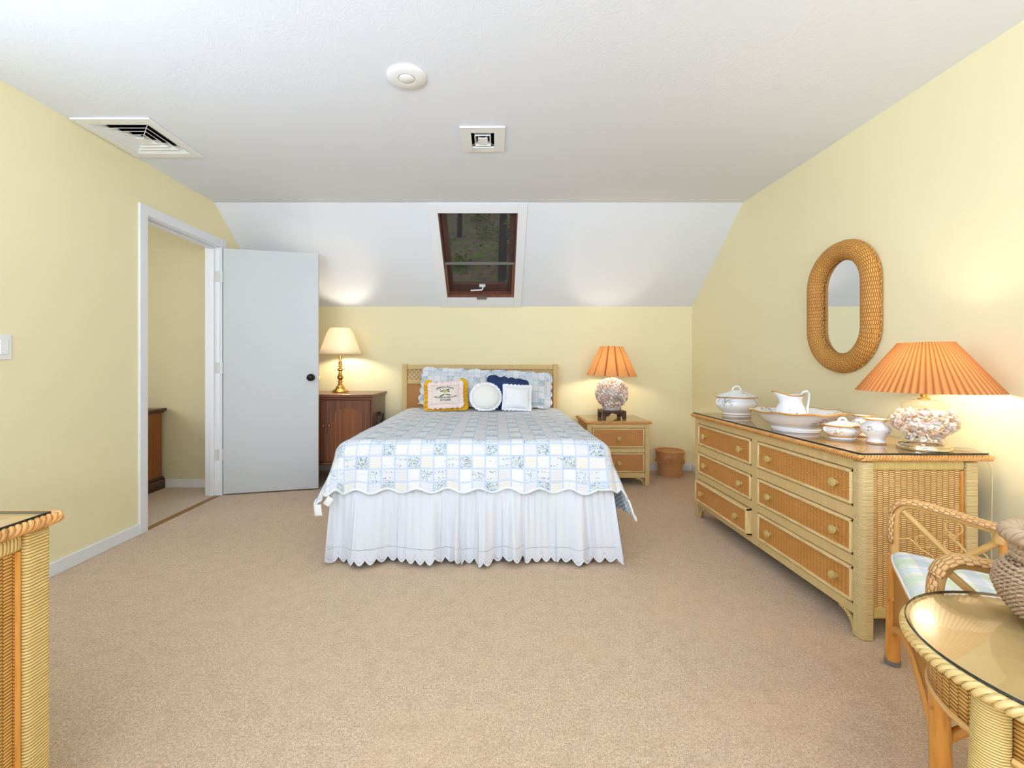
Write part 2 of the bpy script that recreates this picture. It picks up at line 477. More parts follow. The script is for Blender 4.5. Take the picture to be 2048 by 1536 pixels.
def porcelain(name, spots):
    t = NT(name); o = t.obj()
    c = C(232, 233, 236)
    n = t.noise(o, 55, 4, .6)
    vo = t.vor(o, 90)
    tot = None
    for (x, y, z, r) in spots:
        s = t.n('VectorMath', operation='DISTANCE'); t.L.new(o, s.inputs[0]); s.inputs[1].default_value = (x, y, z)
        k = t.m('SUBTRACT', 1.0, t.sm(s.outputs['Value'], r*.45, r))
        tot = k if tot is None else t.m('MAXIMUM', tot, k)
    ramp = t.n('ValToRGB'); ramp.color_ramp.interpolation = 'CONSTANT'
    cols = [C(228, 190, 140), C(150, 158, 130), C(222, 176, 160), C(120, 132, 140), C(214, 196, 150), C(176, 186, 200)]
    for i, cc in enumerate(cols):
        e = ramp.color_ramp.elements[i] if i < 2 else ramp.color_ramp.elements.new(i/6)
        e.position = i/6; e.color = cc
    sep = t.n('SeparateColor'); t.L.new(vo.outputs['Color'], sep.inputs[0]); t.L.new(sep.outputs[0], ramp.inputs[0])
    leaf = t.m('MULTIPLY', tot, t.m('MULTIPLY', t.m('LESS_THAN', vo.outputs['Distance'], .55), t.m('GREATER_THAN', n, .42)))
    t.base(t.mix(t.m('MULTIPLY', leaf, .95), c, ramp.outputs[0])); t.set(Roughness=.12)
    t.b.inputs['Coat Weight'].default_value = .5
    return t.mat

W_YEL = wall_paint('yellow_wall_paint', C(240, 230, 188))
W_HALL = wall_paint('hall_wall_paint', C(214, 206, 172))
W_CEIL = stomp_ceiling('white_textured_ceiling', C(228, 232, 239))
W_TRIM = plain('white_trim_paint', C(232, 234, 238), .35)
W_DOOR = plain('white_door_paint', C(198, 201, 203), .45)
M_CARPET = carpet('beige_carpet', C(236, 210, 180), C(170, 140, 110), C(216, 184, 148))
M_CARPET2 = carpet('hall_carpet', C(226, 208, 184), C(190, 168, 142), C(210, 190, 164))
M_WRAP = wrap('cream_cane_wrap', C(232, 206, 152), C(146, 110, 58), .0056)
M_WRAPF = wrap('fine_cane_wrap', C(228, 200, 142), C(180, 144, 84), .0034, .4)
M_WRAPG = wrap('yellow_green_cane_wrap', C(229, 202, 130), C(146, 112, 44), .0048)
M_WRAPD = wrap('thick_cane_wrap', C(230, 200, 132), C(120, 88, 28), .0072)
M_WICK = wicker('orange_wicker', C(240, 172, 92), C(150, 84, 30), .0205, .0058)
M_WICKP = wicker('pale_wicker', C(232, 190, 128), C(140, 84, 36), .0235, .0082, .2)
M_WICKN = wicker('close_orange_wicker', C(226, 172, 92), C(120, 70, 18), .0200, .0075, .3)
M_WICKB = wicker('brown_cane', C(212, 152, 90), C(158, 100, 50), .016, .0085, .3, .4)
M_WICKM = wicker('honey_wicker', C(228, 166, 84), C(112, 64, 18), .0205, .0092, .25)
M_WICKT = wicker('terracotta_wicker', C(238, 180, 124), C(176, 114, 70), .012, .008, .3)
M_WICKC = wicker('chair_wicker', C(224, 158, 76), C(112, 62, 16), .018, .0066, .3)
M_BRAID = rattan('braided_rim_rattan', C(214, 158, 90), C(130, 80, 32))
M_BRAIDC = rattan('cream_braid_rattan', C(224, 196, 132), C(170, 126, 60))
M_RATT = rattan('honey_rattan', C(218, 152, 70), C(120, 66, 20))
M_RATTP = rattan('pale_rattan', C(216, 172, 104), C(150, 100, 44))
M_BEAD = rattan('pale_bead', C(228, 202, 146), C(190, 150, 90))
M_TOP = wood('tan_cane_top', C(230, 190, 126), C(218, 176, 110), .6, .4)
M_GLASS = glass_mat('table_glass', (.98, .97, .94, 1), 0, 1.5, 2.0)
M_GEDGE = plain('dark_glass_edge', C(36, 44, 42), .1)
M_JAR = glass_mat('clear_glass', (.97, .97, .95, 1), 0, 1.45, 2.4)
M_PANE = glass_mat('window_pane', (.8, .82, .8, 1), 0, 1.45, .5)
M_BRASS = plain('brass', C(214, 172, 92), .22, 1)
M_BRONZE = plain('dark_bronze', C(46, 42, 38), .4, .8)
M_CHROME = plain('polished_nickel', C(226, 214, 190), .08, 1)
M_STEEL = plain('grey_metal', C(150, 146, 142), .4, .7)
M_HINGE = plain('painted_hinge', C(206, 204, 198), .45)
M_DARKW = wood('dark_walnut', C(128, 72, 44), C(76, 38, 22), 1, .35)
M_DARKW2 = wood('burl_walnut', C(150, 88, 52), C(88, 46, 26), .6, .3)
M_INLAY = plain('inlay_line', C(150, 104, 70), .4)
M_STAND = plain('dark_stand_wood', C(72, 44, 34), .4, bump=.1, bscale=40)
M_OAKH = wood('orange_oak', C(160, 92, 34), C(120, 62, 20), .7, .35)
M_OAKD = wood('dark_oak', C(86, 48, 22), C(52, 26, 12), .7, .35)
M_SKYW = wood('skylight_wood', C(140, 88, 66), C(104, 62, 46), 1.2, .5, 'v', .1)
M_WHITEF = fabric('white_cotton', C(240, 241, 245), .3, 300, 1.0)
M_IVORYF = fabric('ivory_cotton', C(240, 238, 232), .35, 260, 1.0)
M_PINKF = fabric('pale_pink_cotton', C(236, 222, 212), .3, 260, .6)
M_GOLDF = fabric('mustard_cotton', C(232, 180, 40), .3, 200, .6)
M_NAVYF = fabric('navy_cotton', C(40, 66, 118), .35, 200, .8)
M_QUILT = quilt_mat('patchwork_quilt')
M_SHAM = quilt_mat('patchwork_sham', .062, (.3, .45))
M_LINING = lining_mat('striped_lining')
M_EYELET = eyelet_mat('eyelet_cotton')
M_PLAID = plaid_mat('pastel_plaid')
M_WHITEP = plain('white_plastic', C(236, 236, 234), .4)
M_DUCT = plain('dark_duct', C(58, 46, 40), .9)
M_BLACK = plain('black_void', C(20, 18, 18), .9)

XL, XR, YB, ZC, YBR, ZK, YR = -2.263, 2.0, 4.518, 2.385, 3.589, 1.666, -2.2

# ------------------------------------------------------------------ room shell
# floor
m = MB(); m.box(XL, XR, YR, YB, -.06, 0); struct(m, 'floor', M_CARPET, 'beige cut pile carpet over the whole bedroom floor')
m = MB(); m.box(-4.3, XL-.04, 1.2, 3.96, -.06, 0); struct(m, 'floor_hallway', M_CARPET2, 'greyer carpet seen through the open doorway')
m = MB(); m.box(XL-.04, XL+.004, 2.875, 3.67, -.02, .004); struct(m, 'trim_1', plain('threshold_brown', C(150, 110, 62), .5), 'thin brown threshold strip under the doorway')

# flat ceiling with two duct holes
HV = (-2.19, -1.87, 2.40, 2.73)      # return duct
SV = (-.135, -.005, 2.49, 2.655)     # supply duct
def cells(xs, ys, holes, fn):
    for i in range(len(xs)-1):
        for j in range(len(ys)-1):
            cx, cy = (xs[i]+xs[i+1])/2, (ys[j]+ys[j+1])/2
            if any(h[0] < cx < h[1] and h[2] < cy < h[3] for h in holes): continue
            fn(xs[i], xs[i+1], ys[j], ys[j+1])
m = MB()
xs = sorted({XL-.11, HV[0], HV[1], SV[0], SV[1], XR+.1}); ys = sorted({YR-.1, HV[2], SV[2], HV[3], SV[3], YBR})
cells(xs, ys, [HV, SV], lambda a, b, c, d: m.quad((a, c, ZC), (a, d, ZC), (b, d, ZC), (b, c, ZC)))
struct(m, 'ceiling', W_CEIL, 'white stippled flat ceiling', solid=.04, soloff=-1)
# slope with the skylight hole
SDIR = V((0, YBR-YB, ZC-ZK)); SLEN = SDIR.length; SD = SDIR.normalized(); SN = V((0, -SD.z*-1, 0)); SN = V((0, SD.z, -SD.y))
def slope(x, t, off=0.0):   # t in metres along the slope from the knee wall
    return V((x, YB, ZK)) + SD*t + SN*off
OX0, OX1, OT0, OT1 = -.475, .192, .107*SLEN, .927*SLEN
m = MB()
cells([XL-.05, OX0, OX1, XR+.05], [0, OT0, OT1, SLEN], [(OX0, OX1, OT0, OT1)],
      lambda a, b, c, d: m.quad(slope(a, c), slope(b, c), slope(b, d), slope(a, d)))
struct(m, 'ceiling_slope', W_CEIL, 'white sloped ceiling above the bed', solid=.03, soloff=-1)
# walls
m = MB(); m.box(XL-.1, XR+.1, YB, YB+.1, -.06, ZK+.02); struct(m, 'wall_back', W_YEL, 'low yellow knee wall behind the bed')
def gable(m, x0, x1, y0, y1, zlo=-.06):
    """slab in the y-z plane, cut by the sloped ceiling"""
    pts = [(y0, zlo), (y1, zlo)]
    if y1 > YBR:
        zt = ZC - (y1-YBR)/(YB-YBR)*(ZC-ZK)
        pts.append((y1, zt))
        if y0 < YBR: pts += [(YBR, ZC), (y0, ZC)]
        else: pts.append((y0, ZC - (y0-YBR)/(YB-YBR)*(ZC-ZK)))
    else: pts += [(y1, ZC), (y0, ZC)]
    m.prism([(x0, a, b) for a, b in pts], (x1-x0, 0, 0))
m = MB(); gable(m, XR, XR+.1, YR-.1, YB+.1); struct(m, 'wall_right', W_YEL, 'yellow right wall behind the dresser')
DY0, DY1, DZ = 2.872, 3.672, 2.055
LW = (-.75, .85)
m = MB(); gable(m, XL-.11, XL, YR-.1, LW[0]); gable(m, XL-.11, XL, LW[1], DY0); m.box(XL-.11, XL, LW[0], LW[1], -.06, .75); m.box(XL-.11, XL, LW[0], LW[1], 2.1, ZC); gable(m, XL-.11, XL, DY1, YB+.1); gable(m, XL-.11, XL, DY0, DY1, DZ)
struct(m, 'wall_left', W_YEL, 'yellow left wall with the open doorway')
# rear wall (behind the camera) with two windows
m = MB(); WZ0, WZ1 = .75, 2.1; WXS = [(-1.75, -.35), (.15, 1.55)]
m.box(XL-.1, WXS[0][0], YR-.1, YR, -.06, ZC); m.box(WXS[0][1], WXS[1][0], YR-.1, YR, -.06, ZC); m.box(WXS[1][1], XR+.1, YR-.1, YR, -.06, ZC)
for a, b in WXS:
    m.box(a, b, YR-.1, YR, -.06, WZ0); m.box(a, b, YR-.1, YR, WZ1, ZC)
struct(m, 'wall_rear', W_YEL, 'yellow wall behind the camera with two windows')
for i, (a, b) in enumerate(WXS):
    m = MB()
    for (p, q, r, s) in ((a, a+.05, WZ0, WZ1), (b-.05, b, WZ0, WZ1), (a, b, WZ0, WZ0+.05), (a, b, WZ1-.05, WZ1), (a, b, 1.4, 1.44)):
        m.box(p, q, YR-.08, YR-.03, r, s)
    for (p, q, r, s) in ((a-.07, a, WZ0-.07, WZ1+.07), (b, b+.07, WZ0-.07, WZ1+.07), (a, b, WZ0-.07, WZ0), (a, b, WZ1, WZ1+.07)):
        m.box(p, q, YR, YR+.015, r, s)
    struct(m, 'window_%d' % (i+2), W_TRIM, 'white framed window in the rear wall')
m = MB(); a, b = LW  # unseen window added to bring more light onto ceiling, bed and dresser front
for (p, q, r, s_) in ((a, a+.05, WZ0, WZ1), (b-.05, b, WZ0, WZ1), (a, b, WZ0, WZ0+.05), (a, b, WZ1-.05, WZ1), (a, b, 1.4, 1.44)): m.box(XL-.08, XL-.03, p, q, r, s_)
for (p, q, r, s_) in ((a-.07, a, WZ0-.07, WZ1+.07), (b, b+.07, WZ0-.07, WZ1+.07), (a, b, WZ0-.07, WZ0), (a, b, WZ1, WZ1+.07)): m.box(XL, XL+.015, p, q, r, s_)
struct(m, 'window_4', W_TRIM, 'unseen white framed window added to the left wall for extra light')
# hallway walls beyond the doorway
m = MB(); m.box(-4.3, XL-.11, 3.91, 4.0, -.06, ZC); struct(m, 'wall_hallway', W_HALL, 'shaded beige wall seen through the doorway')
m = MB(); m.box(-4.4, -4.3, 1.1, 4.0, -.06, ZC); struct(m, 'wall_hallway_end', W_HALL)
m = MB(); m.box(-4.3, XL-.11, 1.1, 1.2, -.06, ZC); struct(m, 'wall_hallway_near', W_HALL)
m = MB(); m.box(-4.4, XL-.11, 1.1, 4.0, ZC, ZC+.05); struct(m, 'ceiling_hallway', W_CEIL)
# baseboards
BH, BT = .072, .013
def bboard(name, lab, *boxes):
    m = MB()
    for b in boxes: m.box(*b)
    struct(m, name, W_TRIM, lab, bevel=.004)
bboard('baseboard_left', 'white baseboard along the left wall', (XL, XL+BT, YR, DY0-.052, 0, BH), (XL, XL+BT, DY1+.052, YB-BT, 0, BH))
bboard('baseboard_back', 'white baseboard along the knee wall', (XL, XR, YB-BT, YB, 0, BH))
bboard('baseboard_right', 'white baseboard along the right wall', (XR-BT, XR, YR, YB-BT, 0, BH))
bboard('baseboard_hallway', 'white baseboard of the hallway', (-4.3, XL-.11, 3.91-BT, 3.91, 0, BH))
# door casing + jamb
m = MB(); cw, ct = .054, .016
m.box(XL, XL+ct, DY0-cw, DY0+.012, 0, DZ+cw); m.box(XL, XL+ct, DY1-.012, DY1+cw, 0, DZ+cw); m.box(XL, XL+ct, DY0+.012, DY1-.012, DZ-.012, DZ+cw)
m.box(XL-.12, XL+.002, DY0, DY0+.018, 0, DZ); m.box(XL-.12, XL+.002, DY1-.018, DY1, 0, DZ); m.box(XL-.12, XL+.002, DY0+.018, DY1-.018, DZ-.018, DZ)
m.box(XL-.075, XL-.04, DY0+.018, DY0+.03, 0, DZ-.018); m.box(XL-.075, XL-.04, DY1-.03, DY1-.018, 0, DZ-.018); m.box(XL-.075, XL-.04, DY0+.03, DY1-.03, DZ-.03, DZ-.018)
struct(m, 'trim_2', W_TRIM, 'white casing and jamb of the open doorway', bevel=.004)
m = MB(); m.box(XL-.035, XL-.012, DY0+.018, DY0+.0205, .84, .90); struct(m, 'trim_3', M_BRONZE, 'dark strike plate on the near door jamb')

# open door leaf
dl = V((.741, .181, 0)).normalized(); dn = V((-dl.y, dl.x, 0))
hp = V((-2.236, 3.6615, 0))
def DM(p): return hp + dl*p[0] + dn*p[1] + V((0, 0, p[2]))
door = thing('door_1', 'plain white slab door swung open into the bedroom', 'door', tuple(hp)); door['kind'] = 'structure'
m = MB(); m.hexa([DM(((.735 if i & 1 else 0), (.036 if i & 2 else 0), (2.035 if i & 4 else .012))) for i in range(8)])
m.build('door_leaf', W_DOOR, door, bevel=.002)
m = MB()
def axis_lathe(m, prof, c, axis, seg=24, mt=0):
    n0 = len(m.v); m.lathe(prof, (0, 0, 0), seg, m=mt)
    a = V(axis).normalized(); q = V((0, 0, 1)).rotation_difference(a)
    for i in range(n0, len(m.v)): m.v[i] = V(c) + q @ m.v[i]
axis_lathe(m, [(0, .0), (.031, .0), (.031, .006), (.02, .012), (.012, .018), (.012, .034), (.022, .04), (.029, .05), (.028, .06), (.018, .068), (0, .07)], DM((.676, 0, .968)), -dn)
m.build('door_knob', M_BRONZE, door)
m = MB()
axis_lathe(m, [(0, .0), (.031, .0), (.031, .006), (.02, .012), (.012, .018), (.012, .034), (.022, .04), (.029, .05), (.028, .06), (.018, .068), (0, .07)], DM((.676, .036, .968)), dn)
m.build('door_knob', M_BRONZE, door)
m = MB(); m.hexa([DM(((.746 if i & 1 else .735), (.024 if i & 2 else .012), (.98 if i & 4 else .955))) for i in range(8)]); m.build('latch', M_BRASS, door)
for z in (1.80, 1.05, .335):
    m = MB(); m.tube([DM((-.004, -.004, z-.045)), DM((-.004, -.004, z+.045))], .006, 8)
    m.hexa([V((XL-.001 if i & 1 else XL-.034, DY1-.0175 if i & 2 else DY1-.0205, z+.045 if i & 4 else z-.045)) for i in range(8)])
    m.build('hinge', M_HINGE, door)

# ------------------------------------------------------------------ skylight
win = thing('window_1', 'small skylight with brown wooden sash set in the sloped ceiling', 'window', tuple(slope(-.14, .6))); win['kind'] = 'structure'
def sbox(m, x0, x1, t0, t1, o0, o1, mm=0):
    m.hexa([slope(x1 if i & 1 else x0, t1 if i & 2 else t0, o1 if i & 4 else o0) for i in range(8)], 1, mm)
m = MB(); cx0, cx1 = OX0-.082, OX1+.072
sbox(m, cx0, OX0+.004, .003, SLEN-.003, -.014, 0); sbox(m, OX1-.004, cx1, .003, SLEN-.003, -.014, 0)
sbox(m, OX0+.004, OX1-.004, .003, OT0+.004, -.014, 0); sbox(m, OX0+.004, OX1-.004, OT1-.004, SLEN-.003, -.014, 0)
m.build('casing', W_TRIM, win, bevel=.003)
m = MB(); w = .012
sbox(m, OX0, OX0+w, OT0, OT1, 0, .13); sbox(m, OX1-w, OX1, OT0, OT1, 0, .13); sbox(m, OX0+w, OX1-w, OT0, OT0+w, 0, .13); sbox(m, OX0+w, OX1-w, OT1-w, OT1, 0, .13)
m.build('window_frame', M_SKYW, win, bevel=.002)
m = MB(); st = .05; a0, a1, b0, b1 = OX0+w+.003, OX1-w-.003, OT0+w+.003, OT1-w-.003
sbox(m, a0, a0+st, b0, b1, .085, .125); sbox(m, a1-st, a1, b0, b1, .085, .125); sbox(m, a0+st, a1-st, b0, b0+.085, .085, .125); sbox(m, a0+st, a1-st, b1-st, b1, .085, .125)
m.build('sash', M_SKYW, win, bevel=.004)
m = MB(); sbox(m, a0+st-.005, a1-st+.005, b0+.08, b1-st+.005, .104, .110); m.build('pane', M_PANE, win)
SCR = NT('insect_screen'); _tr = SCR.n('BsdfTransparent'); _mx = SCR.n('MixShader'); SCR.base(C(70, 66, 64)); SCR.set(Roughness=.8)
_mx.inputs[0].default_value = .42; SCR.L.new(_tr.outputs[0], _mx.inputs[1]); SCR.L.new(SCR.b.outputs[0], _mx.inputs[2]); SCR.L.new(_mx.outputs[0], SCR.out.inputs[0])
m = MB(); m.quad(slope(a0, b0, .075), slope(a1, b0, .075), slope(a1, b1, .075), slope(a0, b1, .075)); m.build('insect_screen', SCR.mat, win)
TM = .462*SLEN
m = MB(); sbox(m, OX0+w, OX1-w, TM-.012, TM+.012, .006, .022); m.build('screen_rail', M_STEEL, win, bevel=.003)
m = MB(); fw = .018
sbox(m, OX0+w, OX0+w+fw, OT0+w, TM-.012, .004, .02); sbox(m, OX1-w-fw, OX1-w, OT0+w, TM-.012, .004, .02); sbox(m, OX0+w+fw, OX1-w-fw, OT0+w, OT0+w+fw, .004, .02)
m.build('screen_frame', M_SKYW, win)
m = MB(); hc = OT0+.062
sbox(m, -.155, -.095, hc+.03, hc+.04, .05, .085); m.tube([slope(-.118, hc+.033, .055), slope(-.122, hc+.012, .045), slope(-.13, hc+.002, .04), slope(-.24, hc-.002, .036)], .0075, 8)
m.build('handle', M_WHITEP, win)
m = MB(); sbox(m, -.18, -.08, OT0-.012, OT0+.016, -.018, .004); m.build('catch_plate', M_STEEL, win)

# outdoors through the skylight: wooded hillside
def leafcol(name, a, b):
    t = NT(name); t.base(t.mix(t.sm(t.noise(t.obj(), 3.0, 4), .35, .65), a, b)); t.set(Roughness=.9); return t.mat
hm = NT('leaf_litter'); _o = hm.obj()
_c = hm.mix(hm.sm(hm.noise(_o, 4.5, 6, .8), .36, .64), C(110, 86, 74), C(172, 142, 126))
_c = hm.mix(hm.sm(hm.noise(_o, 1.5, 6, .8), .50, .58), _c, C(120, 146, 66))
hm.base(_c); hm.set(Roughness=.95)
def hillz(x, y): return -2.5 + (y-6)*.66 + .5*noise.noise(V((x*.3, y*.3, 0)))
m = MB()
def _h(a, b):
    x = -12+24*a; y = 6+30*b
    return (x, y, hillz(x, y)), (x, y)
m.grid(_h, 40, 50)
struct(m, 'hill', hm.mat, 'wooded hillside with leaf litter beyond the skylight')
BARK = plain('grey_bark', C(64, 58, 56), .9, bump=.6, bscale=12)
LEAF = [leafcol('green_leaves', C(96, 122, 52), C(150, 170, 84)), leafcol('dull_leaves', C(84, 98, 60), C(120, 132, 84))]
def leaves(m, c, rad, n, sz):
    for _ in range(n):
        d = V((rnd.gauss(0, .45)*rad[0], rnd.gauss(0, .45)*rad[1], rnd.gauss(0, .45)*rad[2])); p = V(c)+d
        a = V((rnd.uniform(-1, 1), rnd.uniform(-1, 1), rnd.uniform(-.4, .4))).normalized()*sz*rnd.uniform(.6, 1.3)
        b = a.cross(V((rnd.uniform(-1, 1), rnd.uniform(-1, 1), rnd.uniform(-1, 1)))).normalized()*a.length*.6
        m.quad(p-a, p-b, p+a, p+b)
def tree(x, y, h, r, kind, label):
    z = hillz(x, y)
    t = thing('tree', label, 'tree', (x, y, z), 'trees on the hillside')
    m = MB(); m.tube([(x, y, z-.3), (x+.05, y, z+h*.3), (x-.08, y, z+h*.6), (x+.04, y, z+h)], lambda q: r*(1-.6*q), 10)
    for k in range(5):
        a = rnd.uniform(0, 6.28); zz = z+h*rnd.uniform(.3, .9)
        m.tube([(x, y, zz), (x+cos(a)*.7, y+sin(a)*.7, zz+.5), (x+cos(a)*1.4, y+sin(a)*1.4, zz+.8)], lambda q: r*.3*(1-.7*q), 6)
    m.build('trunk', BARK, t)
    m = MB(); leaves(m, (x, y, z+h*.5), (1.3, 1.0, h*.36), 420, .085); m.build('crown', LEAF[kind], t)
tree(.25, 16.2, 7.5, .17, 1, 'dark grey tree trunk seen right of centre through the skylight')
tree(-1.6, 20.0, 7.0, .12, 0, 'slim tree with bright leaves at the left of the skylight view')
tree(1.3, 22.0, 7.0, .13, 1, 'farther slim tree at the right edge of the skylight view')
tree(-.5, 24.5, 6.5, .11, 0, 'farthest thin tree in the middle of the skylight view')
for i, (x, y, lab) in enumerate([(-1.35, 17.0, 'low green bush at the lower left of the hillside beyond the skylight'), (.75, 17.6, 'low green bush right of the dark trunk beyond the skylight'),
                                 (-.35, 19.6, 'leafy bush in the middle of the hillside beyond the skylight'), (-2.5, 19.4, 'leafy bush at the far left beyond the skylight'),
                                 (-.75, 22.4, 'small bush high up in the middle of the skylight view'), (1.0, 20.4, 'leafy bush behind the dark trunk beyond the skylight')]):
    m = MB(); z = hillz(x, y); leaves(m, (x, y, z+.3), (.75, .5, .35), 300, .06)
    tag(m.build('bush', LEAF[i % 2], None, origin=(x, y, z)), lab, 'bush', 'bushes on the hillside')

# ------------------------------------------------------------------ shared furniture pieces
def braid(m, path, r=.0085, amp=.0075, pitch=.05, strands=3, closed=False, up=V((0, 0, 1)), seg=7, step=.0045):
    pts = [V(p) for p in path]
    if closed: pts.append(pts[0])
    P = []; acc = 0
    Ls = [0]
    for i in range(1, len(pts)): Ls.append(Ls[-1]+(pts[i]-pts[i-1]).length)
    tot = Ls[-1]; n = max(4, int(tot/step))
    if closed: pitch = tot/max(1, round(tot/pitch))
    def at(s):
        for i in range(1, len(pts)):
            if s <= Ls[i] or i == len(pts)-1:
                k = (s-Ls[i-1])/max(1e-9, Ls[i]-Ls[i-1]); return pts[i-1].lerp(pts[i], k), (pts[i]-pts[i-1]).normalized()
    for q in range(strands):
        path2 = []
        for i in range(n+(0 if closed else 1)):
            s = tot*i/n; p, t = at(s)
            side = t.cross(up).normalized()
            a = 2*PI*(s/pitch+q/strands)
            path2.append(p+side*amp*1.0*cos(a)+up*amp*sin(a))
        m.tube(path2, r, seg, closed=closed)

def knob(parent, c, axis, r=.018, name='knob', mat=None):
    m = MB(); axis_lathe(m, [(0, 0), (r*.62, 0), (r*.55, r*.4), (r*.7, r*.55), (r, r*.8), (r*1.04, r*1.1), (r*.88, r*1.4), (r*.4, r*1.58), (0, r*1.6)], c, axis, 16)
    return m.build(name, mat or M_WRAPG, parent)

def bead_frame(m, pts, r):
    n = len(pts)
    for i in range(n): m.tube([pts[i], pts[(i+1) % n]], r, 8)

# ------------------------------------------------------------------ dresser
DX0, DX1, DYN, DYF, DTZ = 1.434, 1.889, 1.738, 3.192, .722
dr = thing('dresser', 'long wicker dresser with six drawers and a glass top against the right wall', 'dresser', (1.66, 2.46, 0))
PW = .046
def post(x0, x1, y0, y1, z1, corner=None, ch=.018):
    m = MB()
    pts = [(x0, y0), (x1, y0), (x1, y1), (x0, y1)]
    if corner is not None:
        i = corner; p = V(pts[i]+(0,)); a = V(pts[i-1]+(0,)); b = V(pts[(i+1) % 4]+(0,))
        arc = [p+(a-p).normalized()*ch, p+((a-p).normalized()+(b-p).normalized())*ch*.3, p+(b-p).normalized()*ch]
        pts = pts[:i]+[(q.x, q.y) for q in arc]+pts[i+1:]
    m.prism([(x, y, 0) for x, y in pts], (0, 0, z1))
    return m
for (a, b, c) in ((DX0, DYN, 0), (DX1-PW, DYN, None), (DX0, DYF-PW, None), (DX1-PW, DYF-PW, None)):
    post(a, a+PW, b, b+PW, .70, c).build('corner_post', M_WRAP, dr, bevel=.004)
m = MB(); m.box(DX0+.03, DX1-.01, DYN+.03, DYF-.02, .10, .70); m.build('carcass', M_STAND, dr)
# front frame rails (wrapped across their length: v along y)
m = MB()
YS = DYN+PW; YM = 2.466; SW = .027
for (z0, z1) in ((.662, .706), (.461, .512), (.271, .315), (.082, .121)):
    m.box(DX0+.004, DX0+.03, YS, DYF-PW, z0, z1, 'y')
m.build('front_rail', M_WRAPF, dr, bevel=.004)
m = MB(); m.box(DX0+.003, DX0+.03, YM-SW, YM+SW, .082, .70, 'z'); m.build('centre_stile', M_WRAPF, dr, bevel=.003)
def drawer(parent, y0, y1, z0, z1, xf, nk, mat):
    m = MB(); m.box(xf+.004, xf+.034, y0+.004, y1-.004, z0+.004, z1-.004, 'z', uvoff=(0, 0))
    d = m.build('drawer', mat, parent, bevel=.002)
    m = MB(); b = .0075
    ya, yb, za, zb = y0+.004+b, y1-.004-b, z0+.004+b, z1-.004-b
    bead_frame(m, [(xf+.003, ya, za), (xf+.003, yb, za), (xf+.003, yb, zb), (xf+.003, ya, zb)], b)
    m.box(xf+.004, xf+.03, y0+.003, y1-.003, z0+.003, z0+.010, 'y'); m.box(xf+.004, xf+.03, y0+.003, y1-.003, z1-.010, z1-.003, 'y')
    m.box(xf+.004, xf+.03, y0+.003, y0+.010, z0+.003, z1-.003, 'y'); m.box(xf+.004, xf+.03, y1-.010, y1-.003, z0+.003, z1-.003, 'y')
    m.build('drawer_frame', M_BEAD, d)
    for y in nk: knob(d, (xf+.004, y, (z0+z1)/2), (-1, 0, 0))
for (z0, z1) in ((.512, .662), (.315, .461), (.121, .271)):
    drawer(dr, YS, YM-SW, z0, z1, DX0, (1.875, 2.325), M_WICK)
    drawer(dr, YM+SW, DYF-PW, z0, z1, DX0-(.022 if z0 < .2 else 0), (2.60, 3.04), M_WICK)
# end panel facing the camera, and far end
m = MB(); m.box(DX0+PW, DX1-PW, DYN+.014, DYN+.03, .124, .665, 'z'); m.build('end_panel', M_WICKP, dr)
m = MB(); m.box(DX0+PW, DX1-PW, DYF-.03, DYF-.014, .124, .665, 'z'); m.build('end_panel', M_WICKP, dr)
for (z0, z1) in ((.665, .705), (.082, .126)):
    for y in (DYN+.005, DYF-.035):
        m = MB(); m.box(DX0+PW, DX1-PW, y, y+.03, z0, z1, 'x'); m.build('end_rail', M_WRAPG, dr, bevel=.011, bseg=3)
m = MB(); m.tube([(DX1-PW-.008, DYN+.012, .126), (DX1-PW-.008, DYN+.012, .665)], .006, 8); m.build('panel_bead', M_RATT, dr)
# feet brackets
def bracket(y0, sgn, x=DX0+.016):
    m = MB(); R = .075
    pts = [(x, y0+sgn*R*(1-cos(a)), .085-R*(1-sin(a))*0.98+0) for a in [PI/2*k/8 for k in range(9)]]
    pts = [(x, y0+sgn*R*(1-cos(k*PI/16)), .004+R*sin(k*PI/16)) for k in range(9)]
    m.tube(pts, .0095, 8); return m
bracket(YS+.008, 1).build('foot_bracket', M_WRAPG, dr); bracket(DYF-PW-.008, -1).build('foot_bracket', M_WRAPG, dr)
# top, braid, glass
m = MB(); m.box(DX0-.012, 1.925, DYN-.008, DYF+.008, .705, .7285, 'y'); m.build('top_board', M_TOP, dr)
m = MB(); braid(m, [(1.928, DYN-.012, .718), (DX0-.014, DYN-.012, .718), (DX0-.014, DYF+.012, .718), (1.928, DYF+.012, .718)], .0050, .0076, .036); m.build('braided_edge', M_BRAID, dr)
m = MB(); m.box(DX0-.008, 1.922, DYN-.004, DYF+.004, .7290, .7365); m.build('glass_top', M_GLASS, dr)
m = MB()
for q in ((DX0-.010, DX0-.008, DYN-.006, DYF+.006), (DX0-.008, 1.922, DYN-.006, DYN-.004)): m.box(q[0], q[1], q[2], q[3], .7292, .7365)
m.build('glass_edge', M_GEDGE, dr)
DT = .737

